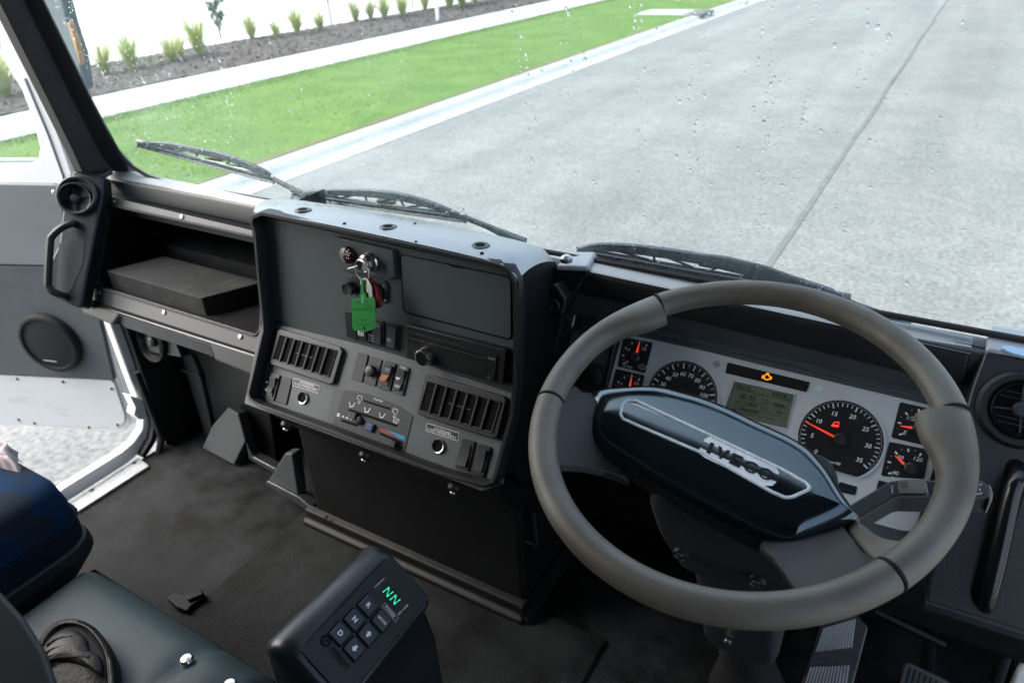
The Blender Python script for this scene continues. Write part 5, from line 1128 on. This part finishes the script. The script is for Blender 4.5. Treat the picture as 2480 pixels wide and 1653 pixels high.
for a, b in (((1310, 1312), (1335, 1290)), ((1335, 1290), (1352, 1300)), ((1310, 1312), (1340, 1318)), ((1318, 1300), (1338, 1310))): bar(mb, S3, S3.uv(*Z2(*a)), S3.uv(*Z2(*b)), .0009, 0)
c = S3.uv(*Z2(980, 1298))
for k in range(9): bar(mb, S3, pol(c, .0013, .7 * k), pol(c, .0013, .7 * k + .72), .0004, 0)
for k in range(4): bar(mb, S3, S3.uv(*Z2(978, 1312 + 10 * k)), S3.uv(*Z2(988, 1314 + 10 * k)), .0010, 0)
obj('lettering', mb, M['white'], stk, smooth=False)
# ================================================================ KEYS
Kp = Pl(U8.w(*U8.uv(877, 655), .020), V3((-.18, -1, .12)), (1, 0, 0))
kr = thing('key_ring', 'steel key ring with a key in the ignition lock', 'keys', Kp.at(877, 655))
c = Kp.uv(877.5, 655); obj('ring', MB().tube([Kp.w(*pol(c, .0178, tp2 * k / 40), .0012 * math.sin(tp2 * k / 40)) for k in range(40)], .0014, 8, True), M['chrome'], kr)
kc = IG.w(*U8.uv(896, 637), .001); kd = Kp.at(866, 645)
obj('key', MB().loft([[q + V3((0, 0, s)) for q, s in ((kc, -.006), (kc, .006))] + [kd + V3((0, 0, .008)), kd + V3((0, 0, -.008))], [q + V3((.002, .001, s)) for q, s in ((kc, -.006), (kc, .006))] + [kd + V3((.002, .001, .008)), kd + V3((.002, .001, -.008))]]), M['chrome'], kr, .0008)
obj('key_shank', MB().tube([Kp.at(843, 651), Kp.at(866, 644), IG.w(*U8.uv(886, 634), .002)], [.0012, .0016, .0016], 6), M['steel'], kr)
Kt = Kp.off(.006)
Z5 = lambda x, y: (800 + x / 6.53, 580 + y / 6.53)
tg = [Z5(*p) for p in ((328, 938), (452, 930), (462, 872), (478, 836), (484, 640), (500, 628), (522, 640), (526, 826), (556, 850), (566, 915), (690, 915), (708, 970), (722, 1405), (640, 1428), (560, 1462), (520, 1466), (470, 1444), (372, 1440), (350, 1380))]
tgo = obj('key_tag', MB().prism(Kt, px(Kt, tg), -.0012, 0), M['tag'], None, .0004, label='green plastic write-on tag hanging from the key ring', cat='key tag')
mb = MB(); D_ = lambda s, bl, br, tl: text(mb, Kt, s, Z5(*bl), Z5(*br), Z5(*tl), .0004)
# handwriting seen upside down on the hanging tag
D_('1600', (590, 968), (394, 976), (590, 1005)); D_('CL', (640, 1028), (545, 1034), (640, 1066)); D_('ACCO', (580, 1250), (384, 1258), (582, 1292)); D_('IVECO', (600, 1330), (400, 1336), (602, 1366))
for y, x0, x1 in ((1092, 350, 680), (1106, 350, 680), (1180, 590, 690), (1250, 612, 690), (1320, 628, 690), (1388, 632, 690), (1120, 360, 660)): bar(mb, Kt, Kt.uv(*Z5(x0, y)), Kt.uv(*Z5(x1, y - 4)), .0006, .0004)
obj('handwriting', mb, M['tagink'], tgo, smooth=False)
obj('tag_hole', MB().lathe(Kt, Kt.uv(*Z5(540, 1402)), [(.0028, -.001), (.0026, .0004), (.0005, .0005)], 14), M['void'], tgo)
mb = MB()
for k in range(5): bar(mb, Kt, Kt.uv(*Z5(496, 895 + 24 * k)), Kt.uv(*Z5(530, 895 + 24 * k)), .0008, .0006)
obj('strap_teeth', mb, mat('pale_green_ridge', (.25, .60, .42), .4, .4, var=.05), tgo, smooth=False)
Kf = Kp.off(.001)
obj('metal_key_tag', MB().prism(Kf.off(.002), rnd(px(Kf.off(.002), [Z5(*p) for p in ((468, 660), (516, 615), (560, 614), (612, 660), (652, 740), (668, 912), (560, 912), (500, 860))]), .0015), -.0016, 0), M['steel'], None, .0005, label='scratched silver metal tag behind the green key tag', cat='key tag')
obj('key_fob', MB().prism(Kf.off(-.002), rnd(px(Kf.off(-.002), [Z5(*p) for p in ((556, 606), (606, 612), (660, 668), (722, 762), (790, 1060), (770, 1082), (716, 1092), (650, 800))]), .002), -.006, 0), M['red'], None, .0015, label='red plastic key fob hanging beside the metal tag', cat='key fob')
# ================================================================ SHELF CONTENT
bz0 = EYE.z - .6965; fb = [onZ(x, y, bz0 - EYE.z) for x, y in ((272.5, 699), (502, 768.5))]
yb = (fb[0].y + fb[1].y) / 2
ft = [onY(x, y, yb) for x, y in ((277, 661.5), (508, 726))]; zt = (ft[0].z + ft[1].z) / 2
x0, x1 = fb[0].x, fb[1].x
obj('foam_block', MB().loft([[V3((x0, yb, z)), V3((x1, yb, z)), V3((x1 + .06, yb + .12, z)), V3((x0 + .05, yb + .12, z))] for z in (bz0, zt)]), M['block'], None, .003, label='long scuffed black foam block lying in the open dash shelf', cat='block')
# ================================================================ SHIFTER
d0 = ray(943, 1344.5).normalized() * 1.0
sd = V3((math.cos(rad(40)), 0, -math.sin(rad(40)))); ld = V3((0, -.9945, .1045))
S = Pl(EYE + d0, sd.cross(-ld), sd)
gs = thing('gear_selector', 'black push button gear selector with lit green N display', 'gear selector', V3((-.45, .38, EYE.z - 1.19)))
q0, q1, q3 = S.uv(943, 1344.5), S.uv(1038, 1447), S.uv(713.5, 1558); lw_ = q1[0] - q0[0]
kq = [q0, (q1[0], q0[1]), (q1[0], q3[1]), (q0[0], q3[1])]
obj('keypad_face', MB().prism(S, kq, -.012, 0), mat('keypad_face', (.012, .0155, .018), .5, .35, var=.06, vs=40, bump=.1, bs=1500), gs, .0006)
def grow(l, a, b): (x0, y0), (x1, y1) = (min(p[0] for p in l), min(p[1] for p in l)), (max(p[0] for p in l), max(p[1] for p in l)); return rnd([(x0 - a, y0 - b), (x1 + b * .7, y0 - b), (x1 + b * .7, y1 + b * .6), (x0 - a, y1 + b * .6)], .014, 4)
lps = []
for a, b, h in ((.0005, .0005, -.006), (.001, .001, -.002), (.006, .006, -.0015), (.016, .010, -.006), (.027, .015, -.017), (.031, .016, -.034)):
    lps.append([S.w(u, v, h) for u, v in grow(kq, a, b)])
last = lps[-1]; cxy = sum(last, V3()) / len(last)
for z, k in ((EYE.z - .84, 1.04), (EYE.z - 1.0, 1.08), (EYE.z - 1.19, 1.1)):
    lps.append([V3((cxy.x + (p.x - cxy.x) * k + .01, cxy.y + (p.y - cxy.y) * k, min(p.z - .01, z))) for p in last])
obj('housing', MB().loft(lps, False, True), mat('selector_housing', (.008, .0105, .0125), .30, .5, var=.1, vs=20, bump=.1, bs=900), gs, angle=60)
Z6 = lambda x, y: (620 + x / 4.708, 1320 + y / 4.708)
def key(x, y, lab, k=.0098):
    c = S.uv(*Z6(x, y)); w_ = obj('key_well', MB().prism(S, rnd([(c[0] + a * k * 1.16, c[1] + b * k * 1.16) for a, b in ((-1, -1), (1, -1), (1, 1), (-1, 1))], .002), -.002, .0003), M['void'], gs, smooth=False)
    o = obj('key', MB().prism(S, rnd([(c[0] + a * k, c[1] + b * k) for a, b in ((-1, -1), (1, -1), (1, 1), (-1, 1))], .0018), 0, .0035), mat('key_cap', (.020, .027, .038), .42, .5, var=.15, vs=90), gs, .001, label=lab and {'R': 'R key', 'N': 'N key', 'D': 'D key', 'MODE': 'MODE key', '^': 'up arrow key', 'v': 'down arrow key'}[lab])
    mb = MB(); Sk = S.off(.0037)
    if lab == 'MODE': text_c(mb, Sk, 'MODE', c, .0036, 0, .02)
    elif lab in 'RND': text_c(mb, Sk, lab, c, .0066, 0, .04)
    else:
        s = 1 if lab == '^' else -1; mb.flat(Sk, [(c[0] + x_ * .004, c[1] + s * y_ * .004) for x_, y_ in ((-.45, -1), (.45, -1), (.45, .05), (1, .05), (0, 1.05), (-1, .05), (-.45, .05))], 0)
    obj('legend', mb, M['white'], o, smooth=False)
for x, y, l in ((1270, 690, 'R'), (1115, 850, 'N'), (950, 1008, 'D'), (1425, 862, 'MODE'), (1270, 1018, '^'), (1112, 1180, 'v')): key(x, y, l)
dq = [S.uv(*Z6(*p)) for p in ((1510, 428), (1688, 600), (1582, 728), (1402, 532))]
dx0, dx1 = (dq[0][0] + dq[3][0]) / 2, (dq[1][0] + dq[2][0]) / 2; dy0, dy1 = (dq[2][1] + dq[3][1]) / 2, (dq[0][1] + dq[1][1]) / 2
ds = obj('display', MB().prism(S, rnd([(dx0, dy0), (dx1, dy0), (dx1, dy1), (dx0, dy1)], .001), -.001, .0004), mat('dark_led_window', (.012, .020, .020), .25, .5, var=.1, vs=40), gs, smooth=False)
mb = MB(); Sd = S.off(.0008); dw, dh = dx1 - dx0, dy1 - dy0
for ox in (.10, .56):
    A0 = lambda x, y: (dx0 + dw * (ox + .34 * x), dy0 + dh * (.14 + .66 * y))
    for a, b in (((0, .05), (.08, .46)), ((.10, .54), (.18, .95)), ((.24, .9), (.46, .54)), ((.52, .46), (.74, .1)), ((.80, .05), (.88, .46)), ((.90, .54), (.98, .95))): bar(mb, Sd, A0(*a), A0(*b), .0011, 0)
obj('lit_segments', mb, M['greenled'], ds, smooth=False)
mb = MB(); text(mb, S, 'POWER', Z6(1463, 702), Z6(1567, 828), Z6(1490, 680), .0006, .004)
hx = [S.uv(*Z6(*p)) for p in ((1470, 655), (1622, 822), (1590, 868), (1437, 698))]
for a, b in zip(hx, hx[1:] + hx[:1]): bar(mb, S, a, b, .0003, .0005)
for k, ch in enumerate('SELECT'): text_c(mb, S, ch, lerp(S.uv(*Z6(1455, 382)), S.uv(*Z6(1356, 474)), k / 5), .0024, .0006, .02)
for k, ch in enumerate('MONITOR'): text_c(mb, S, ch, lerp(S.uv(*Z6(1722, 682)), S.uv(*Z6(1628, 782)), k / 6), .0024, .0006, .02)
obj('legend', mb, M['white'], gs, smooth=False)
mb = MB(); text(mb, S, 'Allison', Z6(838, 1172), Z6(1052, 1398), Z6(872, 1132), .0006, .02); text(mb, S, 'TRANSMISSION', Z6(818, 1196), Z6(1022, 1420), Z6(834, 1178), .0006)
c = S.uv(*Z6(795, 1086))
for rr, n in ((.0062, 22), (.0046, 18)):
    for k in range(n): bar(mb, S, pol(c, rr, tp2 * k / n), pol(c, rr, tp2 * k / n + tp2 / n * 1.05), .0012, .0006)
bar(mb, S, (c[0] - .002, c[1] - .002), (c[0] + .002, c[1] + .002), .0022, .0006)
obj('embossed_name', mb, M['void'], gs, smooth=False)
# ================================================================ PEDALS
def pedal(name, label, pts, pl, m, ribs, a0, b0, a1, b1, mr, gapk=()):
    t = thing(name, label, 'pedal', pl.at(*pts[0]))
    o = obj('pad', MB().prism(pl, rnd(px(pl, pts), .008), -.012, 0), m, t, .003)
    for k in range(ribs):
        f = (k + .5) / ribs; a = pl.uv(*lerp(a0, a1, f)); b = pl.uv(*lerp(b0, b1, f))
        segs = ((0, .34), (.55, 1)) if gapk else ((0, 1),)
        for s0, s1 in segs:
            p, q = V3((*a, 0)).lerp(V3((*b, 0)), s0), V3((*a, 0)).lerp(V3((*b, 0)), s1); w_ = .0014; d = (q - p).normalized(); s = V3((-d.y, d.x, 0)) * w_
            obj('rib', MB().prism(pl, [(r_.x, r_.y) for r_ in (p - s, q - s, q + s, p + s)], 0, .0022), mr, o, smooth=False)
    obj('arm', MB().tube([pl.w(*pl.uv(*lerp(pts[0], pts[2], .5)), -.012), pl.w(*pl.uv(*lerp(pts[0], pts[2], .5)), -.012) + V3((0, .14, -.01))], .010, 8), M['black'], t)
PP1 = tilt((0, .80, EYE.z - .90), -0); PP1 = Pl((0, .86, EYE.z - .92), (0, -.72, .69), (1, 0, 0))
pedal('accelerator_pedal', 'tall ribbed metal pedal below the steering wheel rim', [(1985, 1508), (2072, 1484), (2103, 1518), (2050, 1720), (1920, 1720)], PP1, M['tread'], 13, (1994, 1520), (1935, 1690), (2074, 1496), (2046, 1705), M['alu'], (1,))
PP2 = Pl((0, .92, EYE.z - 1.0), (0, -.72, .69), (1, 0, 0))
pedal('brake_pedal', 'grey rubber pedal at the bottom edge, right of the metal one', [(2193, 1598), (2304, 1652), (2290, 1760), (2150, 1740)], PP2, M['pedal'], 7, (2200, 1612), (2172, 1730), (2290, 1656), (2270, 1740), M['dark'])
# ================================================================ SEATS AND LOOSE THINGS
ps = thing('passenger_seat', 'blue patterned passenger seat with black base at the left edge', 'seat', (-1.35, .1, EYE.z - 1.2))
SZ = hor(-.80)
e0 = onZ(168, 1200, -.80); xr = e0.x - .022; yf = e0.y
def cush(x0, x1, y0, y1, z0, z1, r):
    l = rnd([(x0, y0), (x1, y0), (x1, y1), (x0, y1)], r, 5)
    c_ = ((x0 + x1) / 2, (y0 + y1) / 2); out = []
    for k, z in ((.965, z0), (1.0, z0 + (z1 - z0) * .25), (1.0, z0 + (z1 - z0) * .55), (.975, z0 + (z1 - z0) * .85), (.93, z1 - .004), (.80, z1 + .004), (.4, z1 + .008)): out.append([V3((c_[0] + (x - c_[0]) * k, c_[1] + (y - c_[1]) * k, z)) for x, y in l])
    return out
obj('cushion', MB().loft(cush(xr - .50, xr + .012, yf - .50, yf + .012, EYE.z - .90, EYE.z - .778, .05)), M['seatblue'], ps, angle=70)
obj('cushion_border', MB().loft([[V3((p.x + (p.x - (xr - .25)) * .012, p.y + (p.y - (yf - .25)) * .012, z)) for p in cush(xr - .50, xr + .012, yf - .50, yf + .012, 0, 1, .05)[1]] for z in (EYE.z - .905, EYE.z - .862)]), M['seatdark'], ps, .008, seg=3, angle=70)
obj('piping', MB().tube([V3((p.x + (p.x - (xr - .25)) * .014, p.y + (p.y - (yf - .25)) * .014, EYE.z - .860)) for p in cush(xr - .50, xr + .012, yf - .50, yf + .012, 0, 1, .05)[1]], .004, 6, True), M['seatdark'], ps)
obj('base_shell', MB().loft([[V3((x, y, z)) for x, y in rnd([(xr - .50 + i, yf - .5 + i), (xr + .022 - i, yf - .5 + i), (xr + .022 - i, yf + .022 - i), (xr - .50 + i, yf + .022 - i)], .05, 5)] for z, i in ((EYE.z - .985, .03), (EYE.z - .93, .0), (EYE.z - .905, .002), (EYE.z - .900, .012))]), M['seatbase'], ps, .004, angle=60)
obj('pedestal', MB().box((xr - .42, yf - .45, EYE.z - 1.2), (xr - .075, yf - .09, EYE.z - .97)), M['rubber'], ps, .01)
obj('slide_rail', MB().box((xr - .10, yf - .45, EYE.z - 1.2), (xr - .05, yf - .03, EYE.z - 1.12)), M['seatbase'], ps, .006)
obj('backrest', MB().loft([[V3((x, y - k * .10, EYE.z - .80 + k)) for x, y in rnd([(xr - .48, yf - .56), (xr - .01, yf - .56), (xr - .01, yf - .44), (xr - .48, yf - .44)], .04, 4)] for k in (-.05, .3, .6)]), M['seatblue'], ps, angle=70)
# grey padded cover between the seats
SZ2 = EYE.z - .90
ca_ = onZ(206, 1347, -.90); cb_ = onZ(636, 1590, -.90)
xl, xr2, yf2 = ca_.x, cb_.x + .02, (ca_.y + cb_.y) / 2
pad = thing('padded_cover', 'teal grey vinyl padded cover between the seats with steel buttons', 'cushion', ((xl + xr2) / 2, .15, SZ2 - .05))
rows = []; nx, ny = 34, 30
dq_ = [onZ(450, 1591, -.90), onZ(555, 1652, -.90)]
for i in range(ny + 1):
    y = -.30 + (yf2 + .30) * i / ny; row = []
    for j in range(nx + 1):
        x = xl + (xr2 - xl) * j / nx
        ed = min(x - xl, xr2 - x, yf2 - y); z = SZ2 - .030 * math.exp(-(max(0, ed) / .012)) - .006 * math.exp(-max(0, ed) / .05)
        for b in dq_: d = math.hypot(x - b.x, y - b.y); z -= .010 * math.exp(-(d / .022) ** 2)
        cr = abs((y - dq_[0].y) - (x - dq_[0].x) * 0.02) if False else abs(x - dq_[0].x + .0)
        z -= .0035 * math.exp(-(cr / .008) ** 2)
        z += .0012 * pnoise(V3((x * 9, y * 14, 3)))
        row.append(V3((x, y, z)))
    rows.append(row)
mb = MB().loft(rows, False, False, False)
obj('vinyl_top', mb, M['vinyl'], pad, angle=80)
obj('cover_side', MB().loft([[V3((xl, -.30, z)), V3((xr2, -.30, z)), V3((xr2, yf2, z)), V3((xl, yf2, z))] for z in (EYE.z - 1.19, SZ2 - .034)], False, False), M['vinyl'], pad, smooth=False)
for b in dq_: 
    pb = Pl((b.x, b.y, SZ2 - .010), (0, 0, 1), (1, 0, 0)); obj('button', MB().lathe(pb, (0, 0), [(.010, 0), (.0098, .006), (.0075, .009), (.0005, .0096)], 22), M['chrome'], pad)
# near armrest and creased leather pouch, lower left corner
AP = Pl(EYE + ray(120, 1600).normalized() * .72, (.25, .10, .96), (1, 0, 0))
al = [(-400, 1250), (-60, 1395), (0, 1424), (60, 1490), (112, 1570), (150, 1680), (160, 1900), (-400, 1900)]
dst = thing('driver_seat', "black driver's seat whose smooth olive black side bolster fills the bottom left corner", 'seat', (-.14, -.2, EYE.z - 1.2))
obj('side_bolster', MB().prism(AP, rnd(px(AP, al), .02), -.07, 0), M['armrest'], dst, .018, seg=5)
obj('cushion', MB().loft(cush(-.36, .10, -.42, .08, EYE.z - .92, EYE.z - .80, .05)), M['armrest'], dst, angle=70)
obj('backrest', MB().loft([[V3((x, y - k * .12, EYE.z - .80 + k)) for x, y in rnd([(-.36, -.52), (.10, -.52), (.10, -.40), (-.36, -.40)], .04, 4)] for k in (-.05, .3, .62)]), M['armrest'], dst, angle=70)
obj('pedestal', MB().box((-.30, -.38, EYE.z - 1.2), (.04, .02, EYE.z - .90)), M['rubber'], dst, .01)
pc = thing('leather_pouch', 'black creased leather pouch with a rounded top on the grey padded cover', 'pouch', AP.at(200, 1600))
LP = Pl(onZ(180, 1600, -.872), (.05, -.12, .99), (1, 0, 0))
Z4 = lambda x, y: (x / 2.6, 1050 + y / 2.6)
ol = [Z4(*p) for p in ((205, 1420), (225, 1330), (262, 1255), (320, 1195), (395, 1160), (480, 1158), (560, 1185), (620, 1235), (675, 1310), (708, 1380), (722, 1460), (725, 1700), (560, 1800), (300, 1700), (200, 1520))]
l_ = px(LP, ol); l3 = cat2([V3((*p, 0)) for p in ccw(l_)], 3, True); l_ = [(p.x, p.y) for p in l3]
cc = (sum(p[0] for p in l_) / len(l_), sum(p[1] for p in l_) / len(l_))
def sc(l, k, dx=0, dy=0): return [(cc[0] + dx + (p[0] - cc[0]) * k, cc[1] + dy + (p[1] - cc[1]) * k) for p in l]
obj('body', MB().loft([[LP.w(u, v, h) for u, v in sc(l_, k)] for k, h in ((.97, -.03), (1.0, -.018), (1.0, -.006), (.96, .001), (.88, .003), (.82, .0), (.78, -.004), (.7, -.002), (.4, .004))]), M['pouch'], pc, angle=70)
fl = [Z4(*p) for p in ((240, 1440), (270, 1330), (330, 1260), (400, 1222), (480, 1232), (540, 1285), (562, 1360), (620, 1390), (640, 1440), (632, 1508), (540, 1460), (420, 1425), (300, 1425))]
LF = LP.off(.008); fl_ = [(p.x, p.y) for p in cat2([V3((*q, 0)) for q in ccw(px(LF, fl))], 3, True)]
fc = (sum(p[0] for p in fl_) / len(fl_), sum(p[1] for p in fl_) / len(fl_))
obj('flap', MB().loft([[LF.w(fc[0] + (u - fc[0]) * k, fc[1] + (v - fc[1]) * k, h) for u, v in fl_] for k, h in ((1, -.008), (1, -.002), (.93, .001), (.7, .003), (.3, .005))]), M['pouch'], pc, angle=60)
for k, (a, b, c_) in enumerate((((250, 1415), (330, 1350), (460, 1330)), ((255, 1425), (350, 1385), (520, 1370)), ((290, 1330), (360, 1285), (450, 1268)), ((262, 1432), (380, 1405), (560, 1402)))):
    obj('crease', MB().tube(cat2([LF.off(.0035).at(*Z4(*p)) for p in (a, b, c_)], 5), .0016, 6), M['pouch'], pc)
obj('stitched_edge', MB().tube([LP.w(u, v, .0015) for u, v in sc(l_, .84)], .0012, 6, True), M['pouch'], pc)
# crumpled cloth on the seat
CP = hor(-.775); rgc = random.Random(4); mb = MB(); rows = []
for i in range(12):
    row = []
    for j in range(12):
        u, v = i / 11, j / 11; p = onZ(-70 + 108 * u + 10 * v, 1072 + 58 * v + 10 * u, -.775)
        e = min(u, 1 - u, v, 1 - v); z = EYE.z - .786 + min(.032, e * .22) * (.6 + .9 * abs(pnoise(V3((u * 4, v * 4, 2))))) + .022 * pnoise(V3((u * 7, v * 7, 5))); row.append(V3((p.x + .012 * pnoise(V3((u * 6, v * 6, 9))), p.y + .012 * pnoise(V3((v * 6, u * 6, 9))), z)))
    rows.append(row)
obj('cloth', MB().loft(rows, False, False, False), M['cloth'], None, label='crumpled pink and white cloth on the blue passenger seat', cat='cloth', subd=2, angle=180)
# dark strap scrap on the floor by the mat edge
FP = hor(-1.180)
obj('strap_end', MB().prism(FP, rnd(px(FP, [(402, 1446), (424, 1430), (446, 1436), (488, 1424), (497, 1440), (462, 1466), (452, 1478), (428, 1468)]), .004), -.012, 0).prism(FP.off(.008), rnd(px(FP.off(.008), [(446, 1436), (488, 1426), (493, 1436), (455, 1452)]), .003), -.008, 0), M['deep'], None, .003, label='black strap end lying on the floor beside the engine mat', cat='strap')
# ================================================================ CAMERA, LIGHT
cam = bpy.data.objects.new('camera', bpy.data.cameras.new('camera')); C.objects.link(cam)
Mx = Matrix((RC.col[0], -RC.col[1], -RC.col[2])).transposed()
cam.matrix_world = Matrix.Translation(EYE) @ Mx.to_4x4()
cam.data.sensor_width = 36; cam.data.sensor_fit = 'HORIZONTAL'; cam.data.lens = 36 * FV / 2480; cam.data.clip_start = .02; cam.data.clip_end = 600
cam.data.dof.use_dof = True; cam.data.dof.focus_distance = .97; cam.data.dof.aperture_fstop = 6.5
sc_ = bpy.context.scene; sc_.camera = cam
w = bpy.data.worlds.new('World'); sc_.world = w; w.use_nodes = True; nt = w.node_tree
sky = nt.nodes.new('ShaderNodeTexSky'); sky.sky_type = 'NISHITA'; sky.sun_disc = False
SEL, SAZ = rad(50), rad(244)
sky.sun_elevation = SEL; sky.sun_rotation = SAZ; sky.air_density = 1.0; sky.dust_density = 5.0
hs = nt.nodes.new('ShaderNodeHueSaturation'); hs.inputs['Saturation'].default_value = .72; hs.inputs['Value'].default_value = 1.25
nt.links.new(sky.outputs[0], hs.inputs['Color']); nt.links.new(hs.outputs[0], nt.nodes['Background'].inputs[0]); nt.nodes['Background'].inputs[1].default_value = .15
sl = bpy.data.lights.new('sun', 'SUN'); sl.energy = .8; sl.angle = rad(50); sl.color = (1, .97, .93)
so = bpy.data.objects.new('sun', sl); C.objects.link(so)
sdir = V3((math.sin(SAZ) * math.cos(SEL), math.cos(SAZ) * math.cos(SEL), math.sin(SEL)))
so.rotation_euler = sdir.to_track_quat('Z', 'Y').to_euler(); so.location = (0, 0, 20)
sc_.view_settings.view_transform = 'Standard'; sc_.view_settings.look = 'None'; sc_.view_settings.exposure = 1.76; sc_.view_settings.gamma = 1
sc_.cycles.use_denoising = True
sc_.cycles.max_bounces = 10; sc_.cycles.transparent_max_bounces = 24; sc_.cycles.transmission_bounces = 8
